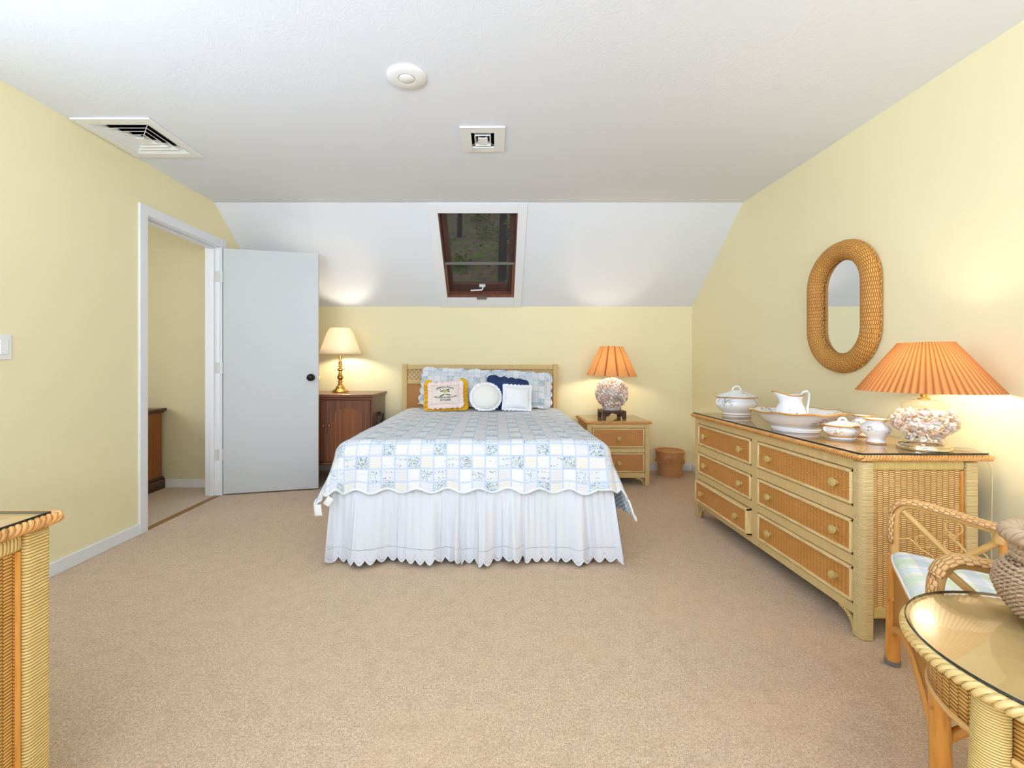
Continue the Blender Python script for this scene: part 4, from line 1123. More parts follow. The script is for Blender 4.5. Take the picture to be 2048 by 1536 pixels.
# quilt
Q = thing('quilt', 'blue and white patchwork quilt spread over the bed', 'quilt', (BCX, 3.4, .65))
HW, QR, ZT, YH = (BX1-BX0)/2+.012, .085, .662, 4.36
LQ = YH-(FOOT-.012)
DSL, DSR, DF = .262, .375, .232
def quilt(a, b):
    # sheet coordinates
    X = -(HW+DSL)+(2*HW+DSL+DSR)*a
    S = (LQ+DF)*b
    ds = DSL if X < 0 else DSR
    # scalloped hem: stretch only near the edge
    ov = max(0, abs(X)-HW)/ds; X2 = X+math.copysign(.012*cos(2*PI*S/.165)*ov**3, X)
    ovf = max(0, S-LQ)/DF; S2 = S+(.012*cos(2*PI*(X+.05)/.165)-.004)*ovf**3
    sg = -1 if X2 < 0 else 1
    du = max(0, abs(X2)-(HW-QR)); dv = max(0, S2-(LQ-QR))
    p = 4.0 if sg < 0 else 3.2
    d = (du**p+dv**p)**(1/p) if (du > 0 or dv > 0) else 0
    n = math.hypot(du, dv) or 1
    dirx, diry = du/n*sg, -dv/n
    c = 2*du*dv/(n*n)
    if sg > 0 and du > 0 and dv > 0:        # the right corner hangs round to the side and swings open
        ph = math.atan2(du, dv)/(PI/2); ph = ph**.42*PI/2
        dirx, diry = sin(ph), -cos(ph)
    flare = .10+(.30 if sg < 0 else 0)*c
    if sg > 0 and du > 0: flare += .20*max(0, min(1, (S-(LQ-.55))/.6))**1.5+.04
    if d < QR*PI/2: out, dn_ = QR*sin(d/QR), QR*(1-cos(d/QR))
    else:
        e = d-QR*PI/2; out = QR+e*flare; dn_ = QR+e*math.sqrt(max(.2, 1-flare*flare))
        out += .010*sin((S2 if du > dv else X2)*21+1)*min(1, e/.2)
    bx_ = max(-(HW-QR), min(HW-QR, X2)); by_ = min(S2, LQ-QR)
    x = BCX+bx_+dirx*out; y = YH-by_+diry*out; z = ZT-dn_
    und = .007*noise.noise(V((X*3.1, S*3.1, 1)))+.003*noise.noise(V((X*11, S*11, 3)))
    # the top sags a little towards the edges
    z += und*(1 if d < .1 else .3) - .012*(abs(bx_)/HW)**4
    y += .008*noise.noise(V((X*6, S*6, 9)))*(1 if dv > .1 else 0)
    return (x, y, z), (X, S)
m = MB(); m.grid(quilt, 190, 170, flip=True)
o = m.build('quilt_cover', [M_QUILT, M_LINING], Q, solid=.010, soloff=-1, angle=0)
# binding piped round the hem
m = MB()
edge = [V(quilt(0, 1-k/120)[0]) for k in range(120, -1, -1)][::-1]
pts = [V(quilt(0, k/110)[0]) for k in range(111)]+[V(quilt(k/220, 1)[0]) for k in range(1, 221)]+[V(quilt(1, 1-k/110)[0]) for k in range(1, 111)]
m.tube(pts, .0065, 7); m.build('binding', fabric('pale_binding', C(226, 230, 234), .2), Q)
# care labels near the left foot corner
pa, pb = V(quilt(.018, .93)[0]), V(quilt(.10, .998)[0])
def ribbon(name, a, w_, l_, ang, par):
    m = MB()
    def f(i, j):
        p = V((w_*(i-.5), -.004-.004*sin(j*3), -l_*j)); q = Matrix.Rotation(ang, 3, 'Y') @ p
        return tuple(V(a)+q), (w_*i, l_*j)
    m.grid(f, 4, 8); return m.build(name, plain('white_satin_tag', C(238, 238, 240), .5, bump=.1), par, solid=.001)
ribbon('care_tag', (-.945, 2.372, .335), .040, .062, -.12, Q)
ribbon('care_tag', (-.868, 2.362, .375), .036, .05, .62, Q)

# ------------------------------------------------------------------ pillows
class Pil:
    def __init__(s, base, w, h, t, tilt, yaw=0, roll=0, pinch=.07, round_=False):
        s.b = V(base); s.w, s.h, s.t = w, h, t; s.pinch = pinch; s.round = round_
        a = tilt
        R = Matrix.Rotation(yaw, 3, 'Z') @ Matrix(((1, 0, 0), (0, sin(a), -cos(a)), (0, cos(a), sin(a))))
        s.R = R @ Matrix.Rotation(roll, 3, 'Z')
    def out(s, u, v):
        if s.round:
            # square to disc
            x = u*math.sqrt(max(0, 1-v*v/2)); y = v*math.sqrt(max(0, 1-u*u/2)); return x*s.w/2, y*s.h/2
        return s.w/2*u*(1-s.pinch*(1-v*v)), s.h/2*v*(1-s.pinch*(1-u*u))
    def thick(s, u, v):
        if s.round:
            x = u*math.sqrt(max(0, 1-v*v/2)); y = v*math.sqrt(max(0, 1-u*u/2)); return s.t/2*max(0, 1-x*x-y*y)**.42
        return s.t/2*(max(0, 1-u*u)*max(0, 1-v*v))**.42
    def W(s, x, y, z):
        q = s.b + s.R @ V((x, y+s.h/2, z)); lo = ZQ+.004
        if q.z < lo: q.y -= (lo-q.z)*.9; q.z = lo+.0015*sin(q.x*140)
        return q
    def front(s, u, v, lift=0):
        x, y = s.out(u, v); return s.W(x, y, s.thick(u, v)+lift+.006*noise.noise(V((u*2.3+s.b.x*9, v*2.3, 0)))*(1-u*u)*(1-v*v))
    def body(s, name, mat, parent, n=30):
        m = MB()
        def e(k): return sin((k-.5)*PI)      # denser at the edge
        m.grid(lambda i, j: (s.front(e(i), e(j)), (s.out(e(i), e(j))[0], s.out(e(i), e(j))[1])), n, n)
        def back(i, j):
            u, v = e(i), e(j); x, y = s.out(u, v); return s.W(x, y, -s.thick(u, v)*.9), (x, y)
        m.grid(back, n, n, flip=True)
        return m.build(name, mat, parent, angle=0)
    def rim(s, k):   # k 0..1 round the outline
        k = (k % 1)*4
        if k < 1: u, v = -1+2*k, -1
        elif k < 2: u, v = 1, -1+2*(k-1)
        elif k < 3: u, v = 1-2*(k-2), 1
        else: u, v = -1, 1-2*(k-3)
        return s.out(u, v)
    def ruffle(s, name, mat, parent, width, waves, amp, scal=0, n=420, zoff=0, lift=0, top=1.0):
        m = MB()
        def f(i, j):
            x, y = s.rim(i); x2, y2 = s.rim(i+.004); x1, y1 = s.rim(i-.004)
            tx, ty = x2-x1, y2-y1; l = math.hypot(tx, ty) or 1
            # outward: blend of normal and radial keeps corners tidy
            r = math.hypot(x, y) or 1
            nx, ny = ty/l, -tx/l
            if nx*x+ny*y < 0: nx, ny = -nx, -ny
            dx, dy = nx*.6+x/r*.6, ny*.6+y/r*.6; q = math.hypot(dx, dy); dx, dy = dx/q, dy/q
            wd = width*(1+scal*(abs(sin(waves*PI*i))-.5)) if scal else width
            if .5 < i < .75: wd *= 1-(1-top)*min(1, sin((i-.5)*4*PI)*3)
            z = zoff+j*amp*sin(waves*2*PI*i+1.3*sin(31*i)) + lift*j
            return s.W(x*(1-.02)+dx*wd*j, y*(1-.02)+dy*wd*j+.003*j*sin(waves*2*PI*i*1.0+1), z), (x+dx*wd*j, y+dy*wd*j)
        m.grid(f, n, 5)
        return m.build(name, mat, parent, solid=.002, soloff=0, angle=0)

ZQ = .668
def pil_thing(name, label, p): return thing(name, label, 'pillow', tuple(p.b))
# sleeping pillows lying under the shams
for (x, w_, lab, mt) in ((-.45, .57, 'flat patchwork bed pillow lying under the left sham', M_SHAM), (.25, .58, 'flat white bed pillow lying under the right sham', M_WHITEF)):
    p = Pil((x, 4.285, ZQ+.038), w_, .15, .07, 0.12, pinch=.03)
    p.R = Matrix(((1, 0, 0), (0, 1, 0), (0, 0, 1))); p.b = V((x, 4.215, ZQ+.040))
    t = thing('bed_pillow', lab, 'pillow', (x, 4.285, ZQ), 'bed pillows'); p.body('pillow_body', mt, t, 20)
# shams
A = .40
p = Pil((-.375, 4.105, ZQ+.062), .575, .295, .11, A, roll=-.045, pinch=.03); t = pil_thing('pillow_sham', 'left patchwork pillow sham with scalloped flange against the headboard', p); t['group'] = 'patchwork shams'
p.body('cushion', M_SHAM, t); p.ruffle('flange', M_SHAM, t, .050, 17, .006, .34)
p = Pil((.228, 4.15, ZQ+.052), .515, .275, .10, A, roll=-.075, pinch=.03); t = pil_thing('pillow_sham', 'right patchwork pillow sham with scalloped flange behind the navy pillow', p); t['group'] = 'patchwork shams'
p.body('cushion', M_SHAM, t); p.ruffle('flange', M_SHAM, t, .050, 16, .006, .34)
# navy pillow
p = Pil((.085, 4.03, ZQ+.03), .30, .245, .08, .42, roll=-.14); t = pil_thing('throw_pillow', 'navy blue ruffled pillow behind the two white pillows', p)
p.body('cushion', M_NAVYF, t); p.ruffle('ruffle', plain('navy_ruffle', C(30, 50, 96), .8), t, .052, 17, .012)
# embroidered pillow
p = Pil((-.437, 3.955, ZQ+.050), .255, .185, .12, .36, roll=.05, pinch=.05); t = pil_thing('throw_pillow', 'pale pink embroidered frog pillow with mustard yellow ruffle', p)
cu = p.body('cushion', M_PINKF, t)
p.ruffle('outer_ruffle', M_GOLDF, t, .078, 22, .017, zoff=-.018, top=.55)
p.ruffle('inner_ruffle', fabric('pink_ruffle', C(238, 220, 216), .3, 260, .4), t, .040, 24, .010, zoff=.012)
EMB = plain('dark_thread', C(62, 64, 58), .8); GRN = plain('green_thread', C(84, 112, 66), .8)
def stitched(polys, mat, name):
    m = MB()
    for poly in polys: m.poly([p.front(x*1.3/(p.w/2), (y*1.2-.004)/(p.h/2), .0024+.0004*len(m.v)/60) for x, y in poly])
    return m.build(name, mat, cu)
def ellp(cx, cy, a, b, rot=0, n=16):
    return [(cx+a*cos(t)*cos(rot)-b*sin(t)*sin(rot), cy+a*cos(t)*sin(rot)+b*sin(t)*cos(rot)) for t in [2*PI*k/n for k in range(n)]]
stitched([ellp(.0, .018, .017, .012), ellp(-.008, .033, .006, .006), ellp(.010, .033, .006, .006)], plain('pale_green_thread', C(170, 182, 120), .8), 'embroidered_frog')
stitched([ellp(-.018, -.012, .020, .005, .5), ellp(.022, -.010, .022, .0045, -.15), ellp(-.030, -.018, .009, .005, 0)], GRN, 'embroidered_legs')
stitched([ellp(-.022, .022, .012, .0045, .3), ellp(.022, .030, .011, .006, .5), ellp(.026, .016, .006, .005), ellp(-.035, .032, .004, .005)], EMB, 'embroidered_detail')
stitched([ellp(-.010, .026, .007, .005, .3), ellp(.014, .026, .006, .005, .3)], plain('red_thread', C(150, 70, 50), .8), 'embroidered_bow')
def text_on(body, size, cx, cy, arc, name, ital=False):
    cu_ = bpy.data.curves.new('txt', 'FONT'); cu_.body = body; cu_.size = size; cu_.align_x = 'CENTER'; cu_.resolution_u = 2; cu_.offset = .0007
    if ital: cu_.shear = .3
    ob = bpy.data.objects.new('txt', cu_); COL.objects.link(ob)
    bpy.context.view_layer.update()
    me = bpy.data.meshes.new_from_object(ob.evaluated_get(bpy.context.evaluated_depsgraph_get()))
    m = MB()
    for v in me.vertices:
        x = v.co.x+cx; y = v.co.y+cy+arc*(x-cx)**2
        m.v.append(p.front(x/(p.w/2), y/(p.h/2), .0022))
    for f in me.polygons: m.face(list(f.vertices), [(0, 0)]*len(f.vertices))
    bpy.data.objects.remove(ob); bpy.data.curves.remove(cu_); bpy.data.meshes.remove(me)
    m.build(name, EMB, cu)
text_on('Before a Prince', .0255, -.004, .058, -3.2, 'embroidered_lettering', True)
text_on('YOU HAVE TO KISS A LOT', .0178, .0, -.048, 1.6, 'embroidered_lettering')
text_on('OF TOADS', .020, .0, -.070, 1.2, 'embroidered_lettering')
# white pillows
p = Pil((-.083, 3.93, ZQ+.014), .245, .225, .13, .30, round_=True); t = pil_thing('throw_pillow', 'round white pillow with small ruffle in the middle of the bed', p)
p.body('cushion', M_IVORYF, t); p.ruffle('ruffle', M_WHITEF, t, .026, 30, .006)
p = Pil((.190, 3.92, ZQ+.018), .225, .205, .12, .30, roll=-.05, pinch=.06); t = pil_thing('throw_pillow', 'square white pillow at the right in front of the navy pillow', p)
p.body('cushion', M_WHITEF, t); p.ruffle('ruffle', M_WHITEF, t, .024, 28, .006)

# ------------------------------------------------------------------ oval mirror
mr = thing('wall_mirror', 'oval mirror in a thick woven wicker frame on the right wall', 'mirror', (XR, 2.545, 1.41))
def stadium(ry, rz, n=40):
    """y radius ry, half height rz"""
    s = rz-ry; pts = []
    for k in range(n+1): a = PI*k/n; pts.append((ry*cos(a), s+ry*sin(a)))
    q = 14
    for k in range(1, q): pts.append((-ry, s-2*s*k/q))
    for k in range(n+1): a = PI+PI*k/n; pts.append((ry*cos(a), -s+ry*sin(a)))
    for k in range(1, q): pts.append((ry, -s+2*s*k/q))
    return pts
mc = V((XR, 2.545, 1.410)); RY, RZ = .202, .322
m = MB(); path = [mc+V((-.018, y, z)) for y, z in stadium(RY, RZ)]
# tube whose UV has u along the path (stakes) and v round the section (rows)
n0 = 0; N = len(path); SG = 22; L = [0]
for i in range(N): L.append(L[-1]+(path[(i+1) % N]-path[i]).length)
for i in range(N):
    t = (path[(i+1) % N]-path[i-1]).normalized(); nx = V((-1, 0, 0)); sd = t.cross(nx)
    for k in range(SG+1):
        a = PI*k/SG; m.v.append(path[i]+sd*(.049*cos(a))+nx*(.040*sin(a)))
tot = L[N]; st_ = round(tot/.0205/2)*2*.0205; fac = st_/tot
for i in range(N):
    j = (i+1) % N
    for k in range(SG):
        w_ = SG+1; va, vb = PI*.046*k/SG, PI*.046*(k+1)/SG
        m.face([i*w_+k, i*w_+k+1, j*w_+k+1, j*w_+k], [(L[i]*fac, va), (L[i]*fac, vb), (L[i+1]*fac, vb), (L[i+1]*fac, va)], 0, True)
m.build('wicker_frame', M_WICKM, mr, solid=.004, soloff=-1)
m = MB(); braid(m, [mc+V((-.014, y, z)) for y, z in stadium(RY-.049, RZ-.049)], .0042, .0045, .026, 3, True, V((-1, 0, 0))); m.build('inner_braid', M_WICKM, mr)
m = MB(); braid(m, [mc+V((-.012, y, z)) for y, z in stadium(RY+.049, RZ+.049)], .0042, .0045, .026, 3, True, V((-1, 0, 0))); m.build('outer_braid', M_WICKM, mr)
m = MB(); m.prism([mc+V((-.006, y, z)) for y, z in stadium(RY-.042, RZ-.042)], (-.004, 0, 0)); m.build('mirror_glass', plain('mirror_silver', C(232, 236, 236), .02, 1), mr)

# ------------------------------------------------------------------ ceiling fittings and switch
def diffuser(name, label, x0, x1, y0, y1, hole, rings, drop, parts_col):
    t = thing(name, label, 'vent', ((x0+x1)/2, (y0+y1)/2, ZC))
    m = MB(); zz = ZC-.0005; f = .010
    hx0_, hx1_, hy0_, hy1_ = hole
    for (a, b, c, d) in ((x0, hx0_, y0, y1), (hx1_, x1, y0, y1), (hx0_, hx1_, y0, hy0_), (hx0_, hx1_, hy1_, y1)): m.box(a, b, c, d, zz-f, zz)
    m.build('frame', M_WHITEP, t, bevel=.003)
    cx, cy = (hx0_+hx1_)/2, (hy0_+hy1_)/2; wx, wy = (hx1_-hx0_)/2, (hy1_-hy0_)/2
    for k in range(rings):
        q = 1-(k+.55)/(rings+.6)
        wi, hi = wx*q, wy*q; so = (.045 if rings > 2 else wx*.16)
        m = MB(); zt, zb = (ZC+.016 if rings > 2 else ZC+drop*.45-.012), (ZC-.008 if rings > 2 else ZC-.012)
        for s in range(4):
            def P_(side, z_in, ww, hh):
                c4 = [(-ww, -hh), (ww, -hh), (ww, hh), (-ww, hh)]; return [(cx+a, cy+b, z_in) for a, b in (c4[side], c4[(side+1) % 4])]
            lo = P_(s, zb, wi+so*.35, hi+so*.35); hi_ = P_(s, zt, wi-so*.55, hi-so*.55)
            m.quad(lo[0], lo[1], hi_[1], hi_[0])
        m.build('louver', M_WHITEP, t, solid=.0015)
    m = MB(); q = .45/(rings+.6)
    m.box(cx-wx*q*1.5, cx+wx*q*1.5, cy-wy*q*1.5, cy+wy*q*1.5, ZC-.014, ZC-.010); m.build('centre_plate', M_WHITEP, t)
    m = MB()
    for s in (-1, 1):
        m.tube([(cx, cy, ZC-.004), (cx+wx*s, cy+wy*s, ZC+.004)], .002, 5); m.tube([(cx, cy, ZC-.004), (cx+wx*s, cy-wy*s, ZC+.004)], .002, 5)
    m.build('brace', M_WHITEP, t)
    m = MB(); h = .22
    a, b, c, d = hx0_, hx1_, hy0_, hy1_
    m.quad((a, c, ZC), (b, c, ZC), (b, c, ZC+h), (a, c, ZC+h)); m.quad((a, d, ZC), (b, d, ZC), (b, d, ZC+h), (a, d, ZC+h))
    m.quad((a, c, ZC), (a, d, ZC), (a, d, ZC+h), (a, c, ZC+h)); m.quad((b, c, ZC), (b, d, ZC), (b, d, ZC+h), (b, c, ZC+h)); m.quad((a, c, ZC+h), (b, c, ZC+h), (b, d, ZC+h), (a, d, ZC+h))
    m.build('duct', M_DUCT, t)
diffuser('air_vent', 'large square white ceiling vent with dark slots by the left wall', -2.245, -1.825, 2.345, 2.785, HV, 4, .09, 0)
diffuser('air_vent', 'small rectangular white ceiling vent in front of the skylight', -.195, .056, 2.43, 2.71, SV, 1, .05, 0)
cv = thing('ceiling_cover', 'round white cover plate on the flat ceiling', 'cover plate', (-.40, 2.014, ZC))
m = MB(); m.lathe([(.088, -.0005), (.088, -.006), (.080, -.011), (.040, -.013), (.037, -.010), (.036, -.006), (0, -.006)], (-.40, 2.014, ZC), 48); m.build('plate', M_WHITEP, cv)
m = MB(); m.lathe([(.0345, -.004), (.0345, -.012), (.031, -.0145), (0, -.015)], (-.40, 2.014, ZC), 36); m.build('centre_cap', M_WHITEP, cv)
sw = thing('light_switch', 'white double rocker switch plate at the left edge of the wall', 'switch', (XL, 2.02, 1.16))
m = MB(); m.box(XL, XL+.006, 1.962, 2.080, 1.103, 1.219); m.build('plate', M_WHITEP, sw, bevel=.003)
for y in (1.998, 2.044):
    m = MB(); m.box(XL+.004, XL+.010, y-.017, y+.017, 1.128, 1.194); m.build('rocker', M_WHITEP, sw, bevel=.002)

# ------------------------------------------------------------------ chest in the hallway
ch = thing('chest', 'orange brown wooden chest with dark moulded top seen through the doorway', 'chest', (-3.15, 3.4, 0))
m = MB(); m.box(-3.42, -2.90, 2.80, 3.875, .10, .665); m.build('body', M_OAKH, ch, bevel=.003)
m = MB(); m.box(-3.45, -2.868, 2.77, 3.893, .675, .70, 'y'); m.box(-3.435, -2.884, 2.785, 3.885, .660, .678, 'y'); m.build('top_board', M_OAKD, ch, bevel=.006)
m = MB(); m.box(-3.44, -2.88, 2.785, 3.89, 0, .088, 'y'); m.box(-3.43, -2.888, 2.79, 3.885, .088, .108, 'y'); m.build('plinth', M_OAKD, ch, bevel=.006)

# ------------------------------------------------------------------ wicker desk at the lower left
dk = thing('wicker_desk', 'wicker chest with braided edge and glass top at the lower left', 'chest', (-1.45, .75, 0))
kx1, kx0, ky1, ky0, kz = -1.046, -1.85, 1.052, .42, .74
for (a, b) in ((kx1-.054, ky1-.058), (kx1-.054, ky0), (kx0, ky1-.058), (kx0, ky0)):
    m = MB(); m.box(a, a+.054, b, b+.058, 0, .708); m.build('corner_post', M_WRAPD, dk, bevel=.012, bseg=3)
m = MB(); m.box(kx0+.02, kx1-.026, ky0+.02, ky1-.02, .08, .70); m.build('carcass', M_STAND, dk)
for y0, y1 in ((ky0+.058, ky1-.058),):
    m = MB(); m.box(kx1-.026, kx1-.016, y0, y1, .12, .672, 'z'); m.build('end_panel', M_WICKN, dk)
    for (z0, z1) in ((.668, .708), (.08, .125)):
        m = MB(); m.box(kx1-.036, kx1-.004, y0, y1, z0, z1, 'y'); m.build('end_rail', M_WRAPD, dk, bevel=.012, bseg=3)
    m = MB(); m.tube([(kx1-.014, y1-.006, .125), (kx1-.014, y1-.006, .668)], .0055, 8); m.build('panel_bead', M_RATT, dk)
m = MB(); m.box(kx0+.054, kx1-.054, ky1-.026, ky1-.016, .12, .70, 'z'); m.build('back_panel', M_WICKN, dk)
m = MB(); m.box(kx0-.01, kx1+.004, ky0-.01, ky1+.004, .708, .7305, 'y'); m.build('top_board', M_TOP, dk)
m = MB(); braid(m, [(kx0, ky1+.008, .722), (kx1+.008, ky1+.008, .722), (kx1+.008, ky0, .722)], .0056, .0086, .040); m.build('braided_edge', M_BRAID, dk)
m = MB(); m.box(kx0, kx1-.004, ky0, ky1-.004, .7310, .7375); m.build('glass_top', M_GLASS, dk)
m = MB(); m.box(kx1-.004, kx1-.002, ky0, ky1-.002, .7312, .7375); m.box(kx0, kx1-.004, ky1-.004, ky1-.002, .7312, .7375); m.build('glass_edge', M_GEDGE, dk)

# ------------------------------------------------------------------ round wicker table at the lower right
tc = V((1.092, .800, 0)); TR, TZ = .262, .545
tb = thing('side_table', 'round wicker side table with glass top at the lower right', 'table', (tc.x, tc.y, 0))
def ring(c, r, z, n=64): return [(c[0]+r*cos(2*PI*k/n), c[1]+r*sin(2*PI*k/n), z) for k in range(n)]
M_TOPP = wood('pale_cane_top', C(210, 182, 128), C(200, 168, 112), .6, .4)
m = MB(); m.lathe([(0, .505), (TR-.014, .505), (TR-.012, .515), (TR-.008, .5365), (0, .5365)], tc, 64); m.build('table_top', M_TOPP, tb)
m = MB(); braid(m, ring(tc, TR-.004, .522), .0058, .0086, .044, 3, True); m.build('braided_rim', M_BRAIDC, tb)
m = MB(); m.lathe([(0, .5375), (TR-.003, .5375), (TR-.001, .541), (TR-.003, .5445), (0, .5445)], tc, 80); m.build('glass_top', M_GLASS, tb)
m = MB(); m.lathe([(TR-.001, .5378), (TR+.0005, .541), (TR-.001, .5442)], tc, 80); m.build('glass_edge', M_GEDGE, tb)
for k in range(3):
    a = math.radians(186+120*k); d = V((cos(a), sin(a), 0))
    m = MB(); m.tube([tc+d*(.222+.03*(1-z/.505))+V((0, 0, z)) for z in (.0, .1, .2, .3, .4, .505)], .027, 16); m.build('leg', M_WRAPG, tb)
def arcpanel(a0, a1, r, z0, z1, mat, name, th=.008):
    m = MB()
    m.grid(lambda i, j: ((tc.x+r*cos(a0+(a1-a0)*i), tc.y+r*sin(a0+(a1-a0)*i), z0+(z1-z0)*j), (r*(a1-a0)*i, (z1-z0)*j)), 20, 2); return m.build(name, mat, tb, solid=th)
for k in range(3):
    a0 = math.radians(186+120*k+7); a1 = math.radians(186+120*k+113)
    arcpanel(a0, a1, .222, .42, .505, M_WICKN, 'apron')
    m = MB(); m.tube([(tc.x+.222*cos(a0+(a1-a0)*i/18), tc.y+.222*sin(a0+(a1-a0)*i/18), .415) for i in range(19)], .0085, 8); m.build('apron_rail', M_RATTP, tb)

# basket on the table
bk = thing('vase_basket', 'grey brown woven basket with ruffled neck on the round table', 'basket', (1.168, .900, TZ))
bc = V((1.168, .900, TZ))
M_SEA = wicker('seagrass', C(186, 160, 130), C(92, 66, 44), .017, .0115, .5, 1.0)
def br(a, q): return 1+.012*sin(26*a+q*40)
BQ = .88
m = MB(); m.lathe([(0, .004)]+[(r*BQ, z) for r, z in [(.062, .002), (.070, 0), (.092, .020), (.112, .048), (.121, .072), (.117, .096), (.104, .114), (.090, .126), (.084, .134)]], bc, 78, br); m.build('body', M_SEA, bk, solid=.006, soloff=-1)
SEA = rattan('twisted_seagrass', C(186, 160, 132), C(118, 88, 62))
m = MB()
for z, r in ((.136, .087), (.150, .088), (.163, .090)): braid(m, ring(bc, r*BQ, TZ+z, 40), .0055, .0055, .030, 3, True)
m.build('neck', SEA, bk)
m = MB(); braid(m, ring(bc, .098*BQ, TZ+.180, 40), .0085, .010, .040, 3, True); m.build('rim', SEA, bk)
m = MB()
for i, z in enumerate([.012+.0085*k for k in range(13)]):
    pr = [(.062, .002), (.070, 0), (.092, .020), (.112, .048), (.121, .072), (.117, .096), (.104, .114), (.090, .126)]
    r = .1
    for (r0, z0), (r1, z1) in zip(pr, pr[1:]):
        if z0 <= z <= z1: r = r0+(r1-r0)*(z-z0)/max(1e-6, z1-z0)
    braid(m, ring(bc, r*BQ+.001, TZ+z, 40), .0032, .0034, .026, 2, True, seg=6, step=.006)
m.build('weave_strand', SEA, bk)['kind'] = 'stuff'
m = MB(); dd = V((-.25, -.95, 0)).normalized(); sdv = V((-dd.y, dd.x, 0)); cc = bc+dd*.104+V((0, 0, .115))
for k in range(8):
    r = .012+.0062*k; m.tube([cc+sdv*r*cos(t)+V((0, 0, r*1.05*sin(t)))+dd*(.006-.0006*k) for t in [2*PI*i/30 for i in range(30)]], .0033, 6, True)
m.build('coil_ear', M_RATTP, bk)

# ------------------------------------------------------------------ rattan armchair
Fp, Np = V((1.41, 1.57, 0)), V((1.095, 1.102, 0))
fdir = (Fp-Np).normalized(); bdir = V((fdir.y, -fdir.x, 0))
da = V((.53, -.848, 0)); db = V((.927, -.375, 0))
Rf, Rn = Fp+da*.262, Np+db*.262
acn = thing('armchair', 'rattan armchair with woven arms between the dresser and the round table', 'armchair', tuple((Fp+Np)/2))
up = V((0, 0, 1))
def smooth_path(pts, n=8, closed=False):
    P = [V(p) for p in pts]; out = []
    N = len(P)
    for i in range(N-1):
        p0, p1, p2, p3 = P[max(i-1, 0)], P[i], P[i+1], P[min(i+2, N-1)]
        for k in range(n):
            t = k/n; out.append(.5*((2*p1)+(p2-p0)*t+(2*p0-5*p1+4*p2-p3)*t*t+(3*p1-p0-3*p2+p3)*t**3))
    out.append(P[-1]); return out
# arm + back rail
cm = (Rf+Rn)/2; rr_ = (Rf-Rn).length/2; rd = (Rf-Rn).normalized()
arc = [cm+rd*rr_*cos(a)+bdir*rr_*1.05*sin(a)+up*(.575+.20*sin(a)**1.5) for a in [PI*k/10 for k in range(11)]]
def armpts(P0, d, zs):
    return [P0+up*zs[0], P0+up*zs[1], P0+d*.012+up*zs[2], P0+d*.045+up*zs[3], P0+d*.13+up*zs[4]]
zz = (.40, .52, .575, .597, .590)
far = armpts(Fp, da, zz); near = armpts(Np, db, zz)
rail = smooth_path(far+arc+near[::-1], 6)
m = MB(); m.tube(rail, .0125, 12); m.build('arm_rail', M_RATTP, acn)
# woven strip over the rail
def strip(path, w_, mat, name, off=.013):
    m = MB(); n = len(path); L_ = [0]
    for i in range(1, n): L_.append(L_[-1]+(path[i]-path[i-1]).length)
    T_ = [(path[min(i+1, n-1)]-path[max(i-1, 0)]).normalized() for i in range(n)]
    def f(a, b):
        i = min(n-1, int(round(b*(n-1)))); t = T_[i]
        flat_ = V((t.x, t.y, 0))
        side = V((t.y, -t.x, 0)) if flat_.length > .3 else None
        if side is None or side.length < .3: side = fdir.copy()*(1 if i < n/2 else -1)
        side = side.normalized(); nr = side.cross(t).normalized()
        ref = up if abs(t.z) < .7 else -bdir
        if nr.dot(ref) < 0: nr = -nr
        bul = math.sqrt(max(0, 1-(2*a-1)**2))*.012
        return path[i]+side*(w_*(a-.5))+nr*(off+bul-.006), (L_[i], w_*a)
    m.grid(f, 6, n-1); return m.build(name, mat, acn, solid=.004)
NR = len(rail)
M_ARMW = wicker('arm_weave', C(230, 184, 126), C(176, 122, 70), .013, .010, .3)
strip(rail[3:NR-3], .052, M_ARMW, 'arm_weave')
# legs
for (P0, d0, r, zt) in ((Fp, fdir, .0215, .41), (Np, -fdir, .0215, .41), (Rf, fdir*.3+bdir*.5, .018, .57), (Rn, -fdir*.3+bdir*.5, .018, .57)):
    m = MB(); m.tube([P0+d0*(.045*(1-z/.41) if z < .41 else 0)+up*z for z in (.022, .1, .2, .3, .41, zt)] if zt > .42 else [P0+d0*.045*(1-z/.41)+up*z for z in (.022, .1, .2, .3, .41)], lambda q, r=r: r*(1-.12*q), 14)
    lg = m.build('leg', M_RATT, acn)
    m = MB(); m.tube([P0+d0*.047+up*0, P0+d0*.045+up*.024], r*1.08, 14); m.build('foot_cap', M_STEEL, lg)
# seat frame, woven aprons, arched braces
m = MB()
for a, b in ((Fp, Np), (Fp, Rf), (Np, Rn), (Rf, Rn)): m.tube([a+up*.385, b+up*.385], .0145, 12)
m.build('seat_frame', M_RATT, acn)
m = MB(); m.prism([tuple(q+up*.375) for q in (Fp, Np, Rn, Rf)], (0, 0, .012)); m.build('seat_base', M_WICKC, acn)
def archz(k): return .135+.085*sin(PI*k)**.7
for (a, b, wv) in ((Fp, Np, True), (Fp, Rf, False), (Np, Rn, False)):
    m = MB(); pts = [a.lerp(b, k/16)+up*archz(k/16) for k in range(17)]
    m.tube(pts, .0125, 10); m.build('arched_brace', M_RATT, acn)
    if wv:
        m = MB(); L_ = (a-b).length
        m.grid(lambda i, j: (tuple(a.lerp(b, i)+up*(archz(i)+(.385-archz(i))*j)), (L_*i, archz(i)+(.385-archz(i))*j)), 24, 4)
        m.build('woven_apron', M_WICKC, acn, solid=.006)
    else:
        m = MB(); m.tube([a.lerp(b, k/10)+up*(.25+.12*sin(PI*k/10)) for k in range(11)], .009, 8); m.build('side_brace', M_RATT, acn)
